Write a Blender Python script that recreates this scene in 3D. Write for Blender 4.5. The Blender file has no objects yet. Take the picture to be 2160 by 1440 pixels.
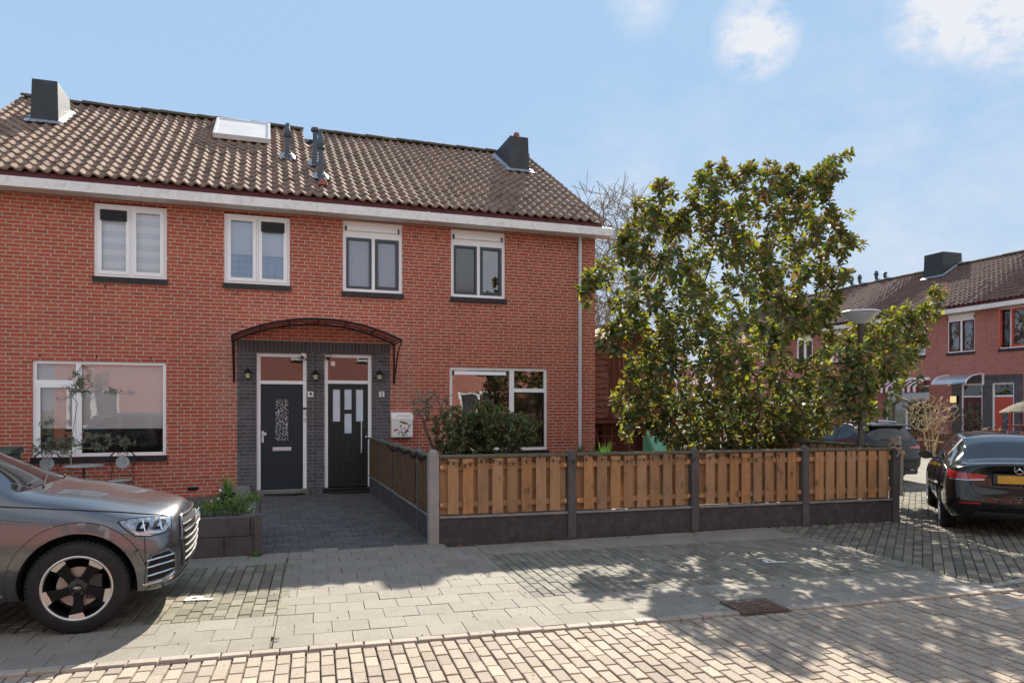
import bpy, bmesh, math, random
import numpy as np
from mathutils import Vector, Matrix
from mathutils.bvhtree import BVHTree
R = math.radians
random.seed(7); rng = np.random.default_rng(7)
scene = bpy.context.scene
C = scene.collection

# ------------------------------------------------------------------ camera, sky, sun, exposure
TH = R(18.6); FP = 1530.0; CH = 1.8; HY = 860.0
cam_d = bpy.data.cameras.new("camera"); cam = bpy.data.objects.new("camera", cam_d); C.objects.link(cam)
cam.location = (0, 0, CH); cam.rotation_euler = (R(90), 0, -TH)
cam_d.sensor_width = 36; cam_d.lens = 36*FP/2160; cam_d.shift_y = (HY-720)/2160; cam_d.clip_end = 3000; cam_d.clip_start = .05
scene.camera = cam
SUN_EL, SUN_AZ = R(35.8), R(24)          # azimuth from +Y towards +X
sd = bpy.data.lights.new("sun", 'SUN'); so = bpy.data.objects.new("sun", sd); C.objects.link(so)
sd.energy = 3.9; sd.angle = R(.4); sd.color = (1, .93, .82)
sdir = Vector((math.sin(SUN_AZ)*math.cos(SUN_EL), math.cos(SUN_AZ)*math.cos(SUN_EL), math.sin(SUN_EL)))
so.rotation_euler = sdir.to_track_quat('Z', 'Y').to_euler(); so.location = (8, 30, 30)
w = bpy.data.worlds.new("World"); scene.world = w; w.use_nodes = True
nt = w.node_tree; nt.nodes.clear()
def N(nt, t, **k):
    n = nt.nodes.new(t)
    for a, b in k.items():
        if a.startswith('i_'): n.inputs[a[2:].replace('_', ' ')].default_value = b
        else: setattr(n, a, b)
    return n
wo = N(nt, 'ShaderNodeOutputWorld'); bg = N(nt, 'ShaderNodeBackground'); sk = N(nt, 'ShaderNodeTexSky')
sk.sky_type = 'NISHITA'; sk.sun_disc = False; sk.sun_elevation = SUN_EL; sk.sun_rotation = SUN_AZ
sk.air_density = 1.0; sk.dust_density = .15; sk.ozone_density = 2.5; sk.altitude = 0
bg.inputs[1].default_value = .15
tcw = N(nt, 'ShaderNodeTexCoord')
def wmath(op, a, b=None, c=None):
    n = nt.nodes.new('ShaderNodeMath'); n.operation = op
    for i, v in enumerate((a, b, c)):
        if v is None: continue
        if hasattr(v, 'links'): nt.links.new(v, n.inputs[i])
        else: n.inputs[i].default_value = v
    return n.outputs[0]
def cdir(u, v):
    d = Vector((math.cos(TH)*(u-1080)/FP+math.sin(TH), -math.sin(TH)*(u-1080)/FP+math.cos(TH), (HY-v)/FP)); d.normalize(); return d
# thin clouds: soft noise limited to a few parts of the sky
mp = N(nt, 'ShaderNodeMapping'); mp.inputs['Scale'].default_value = (7, 7, 12)
nz = N(nt, 'ShaderNodeTexNoise'); nz.inputs['Scale'].default_value = 1.6; nz.inputs['Detail'].default_value = 12; nz.inputs['Roughness'].default_value = .66
nt.links.new(tcw.outputs['Generated'], mp.inputs[0]); nt.links.new(mp.outputs[0], nz.inputs['Vector'])
tot = None
for (u, v, rad, am) in ((1595, 76, .055, 1.1), (1990, 18, .062, 1.0), (2150, 22, .075, 1.1), (1850, 440, .40, .15), (1290, 460, .2, .12), (1350, 0, .05, .3)):
    vd = N(nt, 'ShaderNodeVectorMath'); vd.operation = 'DISTANCE'
    nt.links.new(tcw.outputs['Generated'], vd.inputs[0]); vd.inputs[1].default_value = cdir(u, v)
    m = wmath('MULTIPLY', wmath('MAXIMUM', wmath('SUBTRACT', 1.0, wmath('DIVIDE', vd.outputs['Value'], rad)), 0.0), am)
    tot = m if tot is None else wmath('ADD', tot, m)
cl = N(nt, 'ShaderNodeMapRange'); cl.inputs[1].default_value = .34; cl.inputs[2].default_value = .72
nt.links.new(nz.outputs['Fac'], cl.inputs[0])
mask = wmath('MINIMUM', wmath('MULTIPLY', wmath('MULTIPLY', cl.outputs[0], tot), 2.6), .85)
sep = N(nt, 'ShaderNodeSeparateColor'); sky_rgb = N(nt, 'ShaderNodeCombineColor'); nt.links.new(sk.outputs[0], sep.inputs[0])
for i, cap in enumerate((.93, 1.40, 2.02)):       # film-like shoulder for the bright sky near the sun
    x_ = wmath('MULTIPLY', sep.outputs[i], (1.5, 1.25, 1.02)[i])
    nt.links.new(wmath('DIVIDE', x_, wmath('POWER', wmath('ADD', 1.0, wmath('POWER', wmath('DIVIDE', x_, cap), 3.0)), 1/3)), sky_rgb.inputs[i])
sz = N(nt, 'ShaderNodeSeparateXYZ'); nt.links.new(tcw.outputs['Generated'], sz.inputs[0])
hz = N(nt, 'ShaderNodeMixRGB'); hz.inputs[2].default_value = (1.75, 1.85, 1.98, 1)
nt.links.new(wmath('MULTIPLY', wmath('POWER', wmath('MAXIMUM', wmath('SUBTRACT', 1.0, wmath('DIVIDE', wmath('ABSOLUTE', sz.outputs[2]), .42)), 0.0), 1.6), .8), hz.inputs[0])
nt.links.new(sky_rgb.outputs[0], hz.inputs[1]); sky_rgb = hz
# unseen bright broken cloud, added behind the viewer as fill light for the facade
nz2 = N(nt, 'ShaderNodeTexNoise'); nz2.inputs['Scale'].default_value = 2.2; nz2.inputs['Detail'].default_value = 8
nt.links.new(tcw.outputs['Generated'], nz2.inputs['Vector'])
cb_ = N(nt, 'ShaderNodeMapRange'); cb_.inputs[1].default_value = .38; cb_.inputs[2].default_value = .55; nt.links.new(nz2.outputs['Fac'], cb_.inputs[0])
bk_ = N(nt, 'ShaderNodeMapRange'); bk_.inputs[1].default_value = .02; bk_.inputs[2].default_value = -.3; nt.links.new(sz.outputs[1], bk_.inputs[0])
m2 = N(nt, 'ShaderNodeMixRGB'); m2.inputs[2].default_value = (2.65, 2.72, 2.9, 1)
nt.links.new(wmath('MULTIPLY', wmath('MULTIPLY', cb_.outputs[0], bk_.outputs[0]), .9), m2.inputs[0]); nt.links.new(sky_rgb.outputs[0], m2.inputs[1]); sky_rgb = m2
mx = N(nt, 'ShaderNodeMixRGB'); mx.inputs[2].default_value = (2.05, 2.05, 2.12, 1)
nt.links.new(mask, mx.inputs[0]); nt.links.new(sky_rgb.outputs[0], mx.inputs[1])
nt.links.new(mx.outputs[0], bg.inputs[0]); nt.links.new(bg.outputs[0], wo.inputs[0])
scene.view_settings.view_transform = 'Standard'; scene.view_settings.look = 'None'
scene.view_settings.exposure = 1.55; scene.view_settings.gamma = 1
try:
    scene.cycles.max_bounces = 8; scene.cycles.transparent_max_bounces = 12
except Exception: pass

# ------------------------------------------------------------------ measuring helpers (a pixel seen on a real plane)
def ray(u, v):
    a, b = (u-1080)/FP, (HY-v)/FP; c, s = math.cos(TH), math.sin(TH)
    return (c*a+s, -s*a+c, b)
def onY(u, v, Y):
    r = ray(u, v); t = Y/r[1]; return Vector((r[0]*t, Y, CH+r[2]*t))
def onX(u, v, X):
    r = ray(u, v); t = X/r[0]; return Vector((X, r[1]*t, CH+r[2]*t))
def onG(u, v, z=0):
    r = ray(u, v); t = (z-CH)/r[2]; return Vector((r[0]*t, r[1]*t, z))

# ------------------------------------------------------------------ object helpers
def tag(o, label=None, cat=None, group=None, kind=None):
    if label: o['label'] = label
    if cat: o['category'] = cat
    if group: o['group'] = group
    if kind: o['kind'] = kind
    return o
def empty(name, loc=(0, 0, 0), rz=0, label=None, cat=None, group=None):
    o = bpy.data.objects.new(name, None); C.objects.link(o); o.location = loc; o.rotation_euler = (0, 0, rz)
    return tag(o, label, cat, group)
def kids(o): return [x for x in C.objects if x.parent == o]
def copy_tree(o, parent=None):
    c = o.copy(); C.objects.link(c)
    if parent is not None: c.parent = parent
    for ch in kids(o): copy_tree(ch, c)
    return c
class MB:
    """collects faces, then links them as one mesh object"""
    def __init__(s): s.v = []; s.f = []; s.m = []; s.mi = 0
    def add(s, vs, fs):
        b = len(s.v); s.v.extend([tuple(x) for x in vs])
        for f in fs: s.f.append(tuple(b+i for i in f)); s.m.append(s.mi)
        return s
    def box(s, x0, x1, y0, y1, z0, z1, M=None):
        vs = [(x, y, z) for z in (z0, z1) for y in (y0, y1) for x in (x0, x1)]
        if M is not None: vs = [M @ Vector(v) for v in vs]
        return s.add(vs, [(0, 2, 3, 1), (4, 5, 7, 6), (0, 1, 5, 4), (2, 6, 7, 3), (0, 4, 6, 2), (1, 3, 7, 5)])
    def plate(s, x0, x1, z0, z1, holes, y0, y1, M=None):
        """upright plate with rectangular holes (hx0,hx1,hz0,hz1), reveals included"""
        xs = sorted(set([x0, x1]+[h[i] for h in holes for i in (0, 1) if x0 < h[i] < x1]))
        zs = sorted(set([z0, z1]+[h[i] for h in holes for i in (2, 3) if z0 < h[i] < z1]))
        nx, nz = len(xs)-1, len(zs)-1
        sol = [[not any(h[0] < (xs[i]+xs[i+1])/2 < h[1] and h[2] < (zs[j]+zs[j+1])/2 < h[3] for h in holes) for j in range(nz)] for i in range(nx)]
        T = (lambda p: M @ Vector(p)) if M is not None else (lambda p: p)
        for i in range(nx):
            for j in range(nz):
                if not sol[i][j]: continue
                a, b, c, d = xs[i], xs[i+1], zs[j], zs[j+1]
                s.add([T(p) for p in ((a, y0, c), (b, y0, c), (b, y0, d), (a, y0, d))], [(0, 1, 2, 3)])
                s.add([T(p) for p in ((a, y1, c), (b, y1, c), (b, y1, d), (a, y1, d))], [(3, 2, 1, 0)])
                if i == 0 or not sol[i-1][j]: s.add([T(p) for p in ((a, y0, c), (a, y0, d), (a, y1, d), (a, y1, c))], [(0, 1, 2, 3)])
                if i == nx-1 or not sol[i+1][j]: s.add([T(p) for p in ((b, y0, c), (b, y1, c), (b, y1, d), (b, y0, d))], [(0, 1, 2, 3)])
                if j == 0 or not sol[i][j-1]: s.add([T(p) for p in ((a, y0, c), (a, y1, c), (b, y1, c), (b, y0, c))], [(0, 1, 2, 3)])
                if j == nz-1 or not sol[i][j+1]: s.add([T(p) for p in ((a, y0, d), (b, y0, d), (b, y1, d), (a, y1, d))], [(0, 1, 2, 3)])
        return s
    def tube(s, pts, r, n=8, cap=True):
        pts = [Vector(p) for p in pts]; rs = r if isinstance(r, (list, tuple)) else [r]*len(pts)
        b = len(s.v); up = None
        for i, p in enumerate(pts):
            d = (pts[min(i+1, len(pts)-1)]-pts[max(i-1, 0)])
            if d.length < 1e-9: d = Vector((0, 0, 1))
            d.normalize()
            if up is None: up = d.orthogonal()
            up = (up-d*up.dot(d)); up = up.normalized() if up.length > 1e-6 else d.orthogonal().normalized()
            q = d.cross(up)
            for k in range(n):
                a = 2*math.pi*k/n; s.v.append(tuple(p+(up*math.cos(a)+q*math.sin(a))*rs[i]))
        for i in range(len(pts)-1):
            for k in range(n):
                s.f.append((b+i*n+k, b+i*n+(k+1) % n, b+(i+1)*n+(k+1) % n, b+(i+1)*n+k)); s.m.append(s.mi)
        if cap:
            s.f.append(tuple(b+k for k in range(n))[::-1]); s.m.append(s.mi)
            s.f.append(tuple(b+(len(pts)-1)*n+k for k in range(n))); s.m.append(s.mi)
        return s
    def lathe(s, prof, c=(0, 0, 0), n=24, M=None, ax='z'):
        b = len(s.v)
        for (r, h) in prof:
            for k in range(n):
                a = 2*math.pi*k/n
                p = Vector((r*math.cos(a), r*math.sin(a), h)) if ax == 'z' else Vector((r*math.cos(a), h, r*math.sin(a)))
                if M is not None: p = M @ p
                s.v.append(tuple(p+Vector(c)))
        for i in range(len(prof)-1):
            for k in range(n):
                s.f.append((b+i*n+k, b+i*n+(k+1) % n, b+(i+1)*n+(k+1) % n, b+(i+1)*n+k)); s.m.append(s.mi)
        return s
    def prism(s, poly, d, axis='y', o=0.0):
        """poly of 2-D points extruded by d; axis y: (x,z), axis x: (y,z), axis z: (x,y)"""
        n = len(poly)
        f = {'y': lambda p, t: (p[0], t, p[1]), 'x': lambda p, t: (t, p[0], p[1]), 'z': lambda p, t: (p[0], p[1], t)}[axis]
        return s.add([f(p, o) for p in poly]+[f(p, o+d) for p in poly],
                     [tuple(range(n))[::-1], tuple(range(n, 2*n))]+[(i, (i+1) % n, n+(i+1) % n, n+i) for i in range(n)])
    def mesh(s, name, mats):
        me = bpy.data.meshes.new(name); me.from_pydata(s.v, [], s.f)
        for m in (mats if isinstance(mats, (list, tuple)) else [mats]): me.materials.append(m)
        me.polygons.foreach_set('material_index', s.m); me.update(); return me
    def build(s, name, mats, parent=None, smooth=False, fix=True, bevel=0, loc=None):
        me = s.mesh(name, mats)
        if fix:
            bm = bmesh.new(); bm.from_mesh(me); bmesh.ops.recalc_face_normals(bm, faces=bm.faces); bm.to_mesh(me); bm.free()
        o = bpy.data.objects.new(name, me); C.objects.link(o)
        if parent is not None: o.parent = parent
        if loc: o.location = loc
        if smooth:
            me.polygons.foreach_set('use_smooth', [True]*len(me.polygons))
            try: me.set_sharp_from_angle(angle=R(40))
            except Exception: pass
        if bevel:
            bv = o.modifiers.new('bevel', 'BEVEL'); bv.width = bevel; bv.segments = 2; bv.limit_method = 'ANGLE'
        return o

# ------------------------------------------------------------------ materials
def hexc(h, k=1.0):
    def f(x): return x/12.92 if x <= .04045 else ((x+.055)/1.055)**2.4
    return tuple(min(1, f(int(h[i:i+2], 16)/255)*k) for i in (0, 2, 4))+(1,)
class G:
    """tiny node-graph helper"""
    def __init__(s, name):
        s.m = bpy.data.materials.new(name); s.m.use_nodes = True; s.t = s.m.node_tree; s.t.nodes.clear()
        s.out = s.t.nodes.new('ShaderNodeOutputMaterial'); s.p = None
    def n(s, t, ins=None, **k):
        x = s.t.nodes.new(t)
        for a, b in k.items(): setattr(x, a, b)
        for a, b in (ins or {}).items(): s.set(x.inputs[a], b)
        return x
    def set(s, sock, v):
        if hasattr(v, 'links'): s.t.links.new(v, sock)
        else: sock.default_value = v
    def math(s, op, a, b=0.0, c=0.0, clamp=False):
        return s.n('ShaderNodeMath', {0: a, 1: b, 2: c}, operation=op, use_clamp=clamp).outputs[0]
    def mix(s, f, a, b, blend='MIX'):
        return s.n('ShaderNodeMixRGB', {0: f, 1: a, 2: b}, blend_type=blend).outputs[0]
    def noise(s, scale, detail=4, vec=None, rough=.55, dim='3D'):
        x = s.n('ShaderNodeTexNoise', {'Scale': scale, 'Detail': detail, 'Roughness': rough})
        if vec is not None: s.set(x.inputs['Vector'], vec)
        return x.outputs['Fac']
    def ramp(s, f, a, b, lo=0.0, hi=1.0):
        return s.n('ShaderNodeMapRange', {0: f, 1: a, 2: b, 3: lo, 4: hi}).outputs[0]
    def obj(s): return s.n('ShaderNodeTexCoord').outputs['Object']
    def bump(s, h, dist=.01, strength=1.0):
        return s.n('ShaderNodeBump', {'Height': h, 'Distance': dist, 'Strength': strength}).outputs[0]
    def bsdf(s, **k):
        x = s.n('ShaderNodeBsdfPrincipled'); s.p = x
        for a, b in k.items(): s.set(x.inputs[a.replace('_', ' ')], b)
        s.t.links.new(x.outputs[0], s.out.inputs[0]); return s.m
def simple(name, col, rough=.6, var=.12, scale=6, metal=0.0, bump=.0, dirt=None, dscale=2.0, coat=0.0, spec=.5):
    g = G(name); o = g.obj(); c = hexc(col) if isinstance(col, str) else tuple(col)+(1,)
    nz = g.noise(scale, 6, o); dark = tuple(x*(1-var*1.6) for x in c[:3])+(1,); lite = tuple(min(1, x*(1+var)) for x in c[:3])+(1,)
    cc = g.mix(g.ramp(nz, .3, .7), dark, lite)
    if dirt is not None:
        cc = g.mix(g.ramp(g.noise(dscale, 8, o, .7), .48, .7, 0, .75), cc, hexc(dirt))
    k = dict(Base_Color=cc, Roughness=g.ramp(nz, .3, .7, rough*.85, min(1, rough*1.15)), Metallic=metal, Coat_Weight=coat, Specular_IOR_Level=spec)
    if bump: k['Normal'] = g.bump(g.noise(scale*6, 5, o), bump)
    return g.bsdf(**k)
def brick_mat(name, cols, mortar, L=.245, Hc=.073, joint=.012, fixed_axis=None, bump=.006, stain=None, rough=.85, off=True, bright=1.0, bloom=False):
    """masonry in object space: u runs along the wall, v is up; every course is shifted by a random amount"""
    g = G(name); tc = g.n('ShaderNodeTexCoord'); sp = g.n('ShaderNodeSeparateXYZ', {0: tc.outputs['Object']}).outputs
    if fixed_axis is None:
        nn = g.n('ShaderNodeSeparateXYZ', {0: tc.outputs['Normal']}).outputs
        f = g.math('GREATER_THAN', g.math('ABSOLUTE', nn[0]), .6)
        u = g.math('ADD', g.math('MULTIPLY', sp[0], g.math('SUBTRACT', 1.0, f)), g.math('MULTIPLY', sp[1], f)); v = sp[2]
    elif fixed_axis == 'soldier': u, v = sp[2], sp[0]
    vv = g.math('DIVIDE', v, Hc); row = g.math('FLOOR', vv)
    rr = g.n('ShaderNodeTexWhiteNoise', {'W': row}, noise_dimensions='1D').outputs['Value']
    q = g.math('ADD', g.math('MULTIPLY', g.math('FRACT', g.math('MULTIPLY', row, .5)), 1.0), g.math('MULTIPLY', g.math('GREATER_THAN', rr, .72), .22)) if off else 0.0
    uu = g.math('ADD', g.math('DIVIDE', u, L), q if off else 0.0)
    ci = g.math('FLOOR', uu)
    fu, fv = g.math('FRACT', uu), g.math('FRACT', vv)
    eu = g.math('MULTIPLY', g.math('MINIMUM', fu, g.math('SUBTRACT', 1.0, fu)), L)
    ev = g.math('MULTIPLY', g.math('MINIMUM', fv, g.math('SUBTRACT', 1.0, fv)), Hc)
    wob = g.math('MULTIPLY', g.math('SUBTRACT', g.noise(60, 3, tc.outputs['Object']), .5), .003)
    e = g.math('ADD', g.math('MINIMUM', eu, ev), wob)
    mask = g.ramp(e, joint/2-.0015, joint/2+.0015)
    cid = g.n('ShaderNodeCombineXYZ', {0: ci, 1: row, 2: 3.7}).outputs[0]
    wn = g.n('ShaderNodeTexWhiteNoise', {'Vector': cid}, noise_dimensions='3D').outputs['Value']
    cr = g.n('ShaderNodeValToRGB', {0: wn}); cr.color_ramp.interpolation = 'LINEAR'
    el = cr.color_ramp.elements
    while len(el) < len(cols): el.new(.5)
    for i, c in enumerate(cols):
        el[i].position = i/(len(cols)-1); el[i].color = tuple(x*bright for x in hexc(c)[:3])+(1,)
    big = g.noise(.55, 5, tc.outputs['Object'], .6)
    col = g.mix(g.ramp(big, .35, .7, 0, .5), cr.outputs[0], hexc(cols[0]))
    col = g.mix(g.ramp(g.noise(28, 6, tc.outputs['Object'], .7), .35, .8, 0, .35), col, tuple(x*.55 for x in hexc(cols[1])[:3])+(1,))
    if stain is not None:
        col = g.mix(g.ramp(g.noise(1.3, 9, tc.outputs['Object'], .72), .56, .75, 0, .5), col, hexc(stain))
    if bloom:                                                       # lime bloom weeping beside the dark brick surround, rain streaks low down
        bx = g.math('MINIMUM', g.math('ABSOLUTE', g.math('ADD', sp[0], .78)), g.math('ABSOLUTE', g.math('SUBTRACT', sp[0], 2.82)))
        bm_ = g.math('MULTIPLY', g.ramp(bx, .42, .05), g.math('MULTIPLY', g.ramp(sp[2], 1.2, 2.0), g.ramp(sp[2], 3.6, 3.1)))
        col = g.mix(g.math('MULTIPLY', bm_, g.ramp(g.noise(9, 8, tc.outputs['Object'], .75), .42, .68, 0, .75)), col, hexc('a8948c'))
        col = g.mix(g.ramp(g.noise(2.6, 9, tc.outputs['Object'], .8), .6, .74, 0, .35), col, hexc('b07a68'))
    mcol = g.mix(g.ramp(g.noise(5, 4, tc.outputs['Object']), .3, .7), hexc(mortar), tuple(x*.85 for x in hexc(mortar)[:3])+(1,))
    fin = g.mix(mask, mcol, col)
    h = g.math('ADD', mask, g.math('MULTIPLY', g.noise(90, 4, tc.outputs['Object']), .25))
    return g.bsdf(Base_Color=fin, Roughness=rough, Normal=g.bump(h, bump), Specular_IOR_Level=.3)
def attr_mat(name, rough=.9, spec=.3, scale=40, var=.3, bump=.002, stain=None, sscale=1.2):
    """stone or concrete whose colour per unit comes from the mesh"""
    g = G(name); o = g.obj(); a = g.n('ShaderNodeAttribute', attribute_name='Col').outputs['Color']
    d = g.mix(1.0, a, (1-var, 1-var, 1-var, 1), 'MULTIPLY')
    c = g.mix(g.ramp(g.noise(scale, 6, o, .7), .35, .68), d, a)
    if stain: c = g.mix(g.ramp(g.noise(sscale, 9, o, .7), .47, .72, 0, .55), c, hexc(stain))
    return g.bsdf(Base_Color=c, Roughness=rough, Specular_IOR_Level=spec, Normal=g.bump(g.noise(scale*4, 4, o), bump))
def glass_mat(name, tint=(.93, .95, .96), base=.1, k=2.0, rough=.0, wav=0.0):
    g = G(name); fr = g.n('ShaderNodeFresnel', {'IOR': 1.5}).outputs[0]
    f = g.math('ADD', g.math('MULTIPLY', fr, k), base, clamp=True)
    tr = g.n('ShaderNodeBsdfTransparent', {0: tint+(1,)}); gl = g.n('ShaderNodeBsdfGlossy', {0: (.95, .97, 1, 1), 'Roughness': rough})
    if wav: g.set(gl.inputs['Normal'], g.bump(g.noise(1.8, 2, g.obj()), wav))
    m = g.n('ShaderNodeMixShader', {0: f, 1: tr.outputs[0], 2: gl.outputs[0]}); g.t.links.new(m.outputs[0], g.out.inputs[0]); return g.m
def leaf_mat(name, top, top2, under, trans, tfac=.35, gloss=.28, coat=.0):
    """leaf: glossy top, other colour below, light shining through; colour per leaf from the mesh"""
    g = G(name); r = g.n('ShaderNodeAttribute', attribute_name='Col').outputs['Color']
    rs = g.n('ShaderNodeSeparateColor', {0: r}).outputs
    ct = g.mix(rs[0], hexc(top), hexc(top2)); ct = g.mix(rs[2], ct, hexc(under))
    bf = g.n('ShaderNodeNewGeometry').outputs['Backfacing']
    cc = g.mix(bf, ct, g.mix(rs[1], hexc(under), ct))
    p = g.n('ShaderNodeBsdfPrincipled', {'Base Color': cc, 'Roughness': g.mix(bf, (gloss,)*3+(1,), (.7,)*3+(1,)), 'Specular IOR Level': .5, 'Coat Weight': coat, 'Coat Roughness': .15})
    tcol = g.mix(g.math('POWER', rs[1], .55), hexc(trans), (hexc(trans)[0]*.12, hexc(trans)[1]*.2, hexc(trans)[2]*.3+.01, 1)); tcol = g.mix(rs[2], tcol, hexc(under))
    t = g.n('ShaderNodeBsdfTranslucent', {0: tcol})
    m = g.n('ShaderNodeMixShader', {0: tfac, 1: p.outputs[0], 2: t.outputs[0]}); g.t.links.new(m.outputs[0], g.out.inputs[0]); return g.m
def wood_mat(name, c1, c2, dark, axis=2, sc=1.0, rough=.75, green=None, wear=None):
    g = G(name); o = g.obj(); s = [14*sc]*3; s[axis] = 1.1*sc
    at = g.n('ShaderNodeAttribute', attribute_name='Col').outputs['Color']
    ofs = g.n('ShaderNodeVectorMath', {0: o, 1: g.mix(1.0, at, (9, 9, 9, 1), 'MULTIPLY')}, operation='ADD').outputs[0]
    mpv = g.n('ShaderNodeMapping', {'Vector': ofs, 'Scale': tuple(s)}).outputs[0]
    n1 = g.noise(1.6, 8, mpv, .65); c = g.mix(g.ramp(n1, .33, .68), hexc(c1), hexc(c2))
    kn = g.n('ShaderNodeTexVoronoi', {'Vector': g.n('ShaderNodeMapping', {'Vector': ofs, 'Scale': (9, 9, 4.5)}).outputs[0], 'Scale': .7}).outputs['Distance']
    c = g.mix(g.ramp(kn, .06, .22, .9, 0), c, hexc(dark))
    c = g.mix(g.ramp(g.noise(3.2, 8, ofs, .7), .52, .7, 0, .6), c, hexc(dark))
    if wear:
        ar = g.n('ShaderNodeSeparateColor', {0: at}).outputs
        c = g.mix(g.math('MULTIPLY', ar[1], g.ramp(g.noise(1.5, 7, mpv, .7), .35, .7, .25, .9)), c, hexc(wear))
        c = g.mix(g.math('MULTIPLY', g.math('GREATER_THAN', ar[2], .5), .22), c, hexc(dark))
    if green: c = g.mix(g.ramp(g.noise(7, 7, o, .7), .42, .66, 0, .8), c, hexc(green))
    return g.bsdf(Base_Color=c, Roughness=rough, Normal=g.bump(n1, .003), Specular_IOR_Level=.25)
def paint_mat(name, col, rough=.3, metal=.6, coat=1.0, dusty=.12):
    g = G(name); o = g.obj()
    c = hexc(col) if isinstance(col, str) else tuple(col)+(1,)
    cc = g.mix(g.ramp(g.noise(900, 1, o), .3, .7, 0, .35), c, tuple(min(1, x*1.5) for x in c[:3])+(1,))
    dust = g.ramp(g.noise(3, 8, o, .7), .4, .8, 0, dusty)
    return g.bsdf(Base_Color=g.mix(dust, cc, hexc('9a9488')), Roughness=rough, Metallic=metal, Coat_Weight=coat, Coat_Roughness=.03, Specular_IOR_Level=.5 if metal > .5 else .12)

M = {}
M['brick'] = brick_mat('red_brick', ['a24c3c', 'ad5644', 'a44838', 'b05c4a', '96483a', 'a84e3c'], 'c2c6b0', stain='98432f', bright=1.27, joint=.0125, bloom=True)
M['brick_far'] = brick_mat('red_brick_far', ['9c5a50', 'a9645a', 'a0564c', 'ac6a5e', '94524a'], 'b8b0a6', bright=1.4)  # paler, less saturated brick: distance haze put into the colour
M['dark_brick'] = brick_mat('charcoal_brick', ['4c4a4c', '57555a', '454347', '5e5c60', '544e4c'], '918a84', L=.225, Hc=.073, joint=.01, stain='84807e', bright=1.25)
M['soldier'] = brick_mat('charcoal_soldier_brick', ['4c4a4c', '57555a', '454347', '5e5c60'], '807b76', L=.32, Hc=.0795, joint=.012, fixed_axis='soldier', off=False)
M['sill'] = brick_mat('glazed_sill_brick', ['2c2c30', '343438', '28282c'], '4c4c50', L=.5, Hc=.105, joint=.006, fixed_axis='soldier', off=False, rough=.35)
M['white'] = simple('white_window_paint', 'f4f5f5', .45, .02, 3)
M['gutter'] = simple('weathered_white_gutter', 'eeeeec', .5, .03, 2, dirt='c8c6c2', dscale=9)
M['redboard'] = simple('oxblood_eaves_board', '5c2226', .6, .1, 5)
M['sash'] = simple('slate_green_sash', '39454a', .4, .06, 5)
M['glass'] = glass_mat('window_glass', base=.03, k=1.5, wav=.0008)
M['glass_wavy'] = glass_mat('window_glass_warped', base=.10, k=2.0, wav=.0018)
M['glass_dim'] = glass_mat('screened_glass', tint=(.35, .35, .37), base=.06, k=1.0, rough=.08)
M['frost'] = simple('frosted_glass', 'c3d2e2', .12, .03, 4, coat=.5)
M['frost_tile'] = brick_mat('frosted_square_pattern', ['9db9d6', 'a3bedb', '9ab6d3'], '86a3c2', L=.145, Hc=.13, joint=.01, off=False, bump=.001, rough=.15)
M['frost_mauve'] = simple('ribbed_obscure_glass', '8f96a6', .16, .06, 14, coat=.5)
def striped(name, a, b, pitch, duty, ax=2):
    g = G(name); z = g.n('ShaderNodeSeparateXYZ', {0: g.obj()}).outputs[ax]
    f = g.math('FRACT', g.math('DIVIDE', z, pitch)); return g.bsdf(Base_Color=g.mix(g.ramp(f, duty-.04, duty+.04), hexc(a), hexc(b)), Roughness=.7)
M['blind'] = striped('zebra_blind', 'f6f9fc', 'dfe8f1', .24, .5)
M['venetian'] = striped('venetian_blind', 'f2efec', 'b4aeaa', .035, .78)
M['curtain'] = simple('pale_curtain', 'cfcfca', .8, .2, 9)
M['room'] = simple('plaster_room', '8b857c', .9, .1, 2)
M['black'] = simple('black_paint', '0e0f11', .4, .1, 6)
M['blackmetal'] = simple('black_metal', '141516', .35, .1, 8, metal=.3)
M['door_navy'] = simple('charcoal_blue_door', '1c242e', .6, .05, 30, bump=.0005)
M['door_green'] = simple('dark_green_door', '131e1c', .55, .05, 20)
M['steel'] = simple('brushed_steel', 'cdd0d4', .35, .05, 20, metal=.35)
M['cream'] = simple('cream_enamel', 'e9e6e0', .35, .03, 4)
M['anthracite'] = simple('anthracite_slate', '2c3035', .6, .12, 4, dirt='3c4046', dscale=5, bump=.001)
M['lead'] = simple('lead_flashing', 'a9b3bd', .4, .25, 14, metal=.35, bump=.02)
M['pvc'] = simple('grey_pvc_pipe', '3d4a54', .4, .08, 8)
M['downpipe'] = simple('pale_grey_downpipe', 'c9cbcd', .45, .05, 3)
M['solar'] = simple('pale_roof_panel', 'd2d0ce', .55, .03, 2, coat=0.0)
M['terracotta'] = simple('terracotta', '9c5444', .7, .15, 8)
M['conc'] = simple('grey_concrete', '84817c', .9, .15, 5, dirt='5b5a52', bump=.004)
M['conc_dark'] = simple('dark_weathered_concrete', '3f3a3b', .9, .2, 7, dirt='575150', dscale=9, bump=.006)
M['conc_post'] = simple('dark_concrete_post', '55504e', .9, .15, 6, dirt='3c3836', bump=.004)
M['conc_pale'] = simple('pale_concrete_post', '908c89', .85, .1, 8, dirt='7c766e', bump=.003)
M['fence'] = wood_mat('larch_fence_boards', 'b28658', '946a44', '4c382a', wear='95836e')
M['fence_old'] = wood_mat('weathered_fence_boards', '6e543f', '574536', '3a2f28')
M['cap'] = wood_mat('mossy_cap_rail', '6c675c', '55514a', '3d3a30', axis=0, green='5c6143')
M['shedwood'] = wood_mat('red_stained_planks', '94604c', '76483a', '40281f', axis=0)
M['shedpost'] = wood_mat('dark_red_planks', '7e4a3a', '5e3628', '38241c')
M['bark'] = simple('grey_brown_bark', '6b5a4a', .9, .3, 9, bump=.01)
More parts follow.
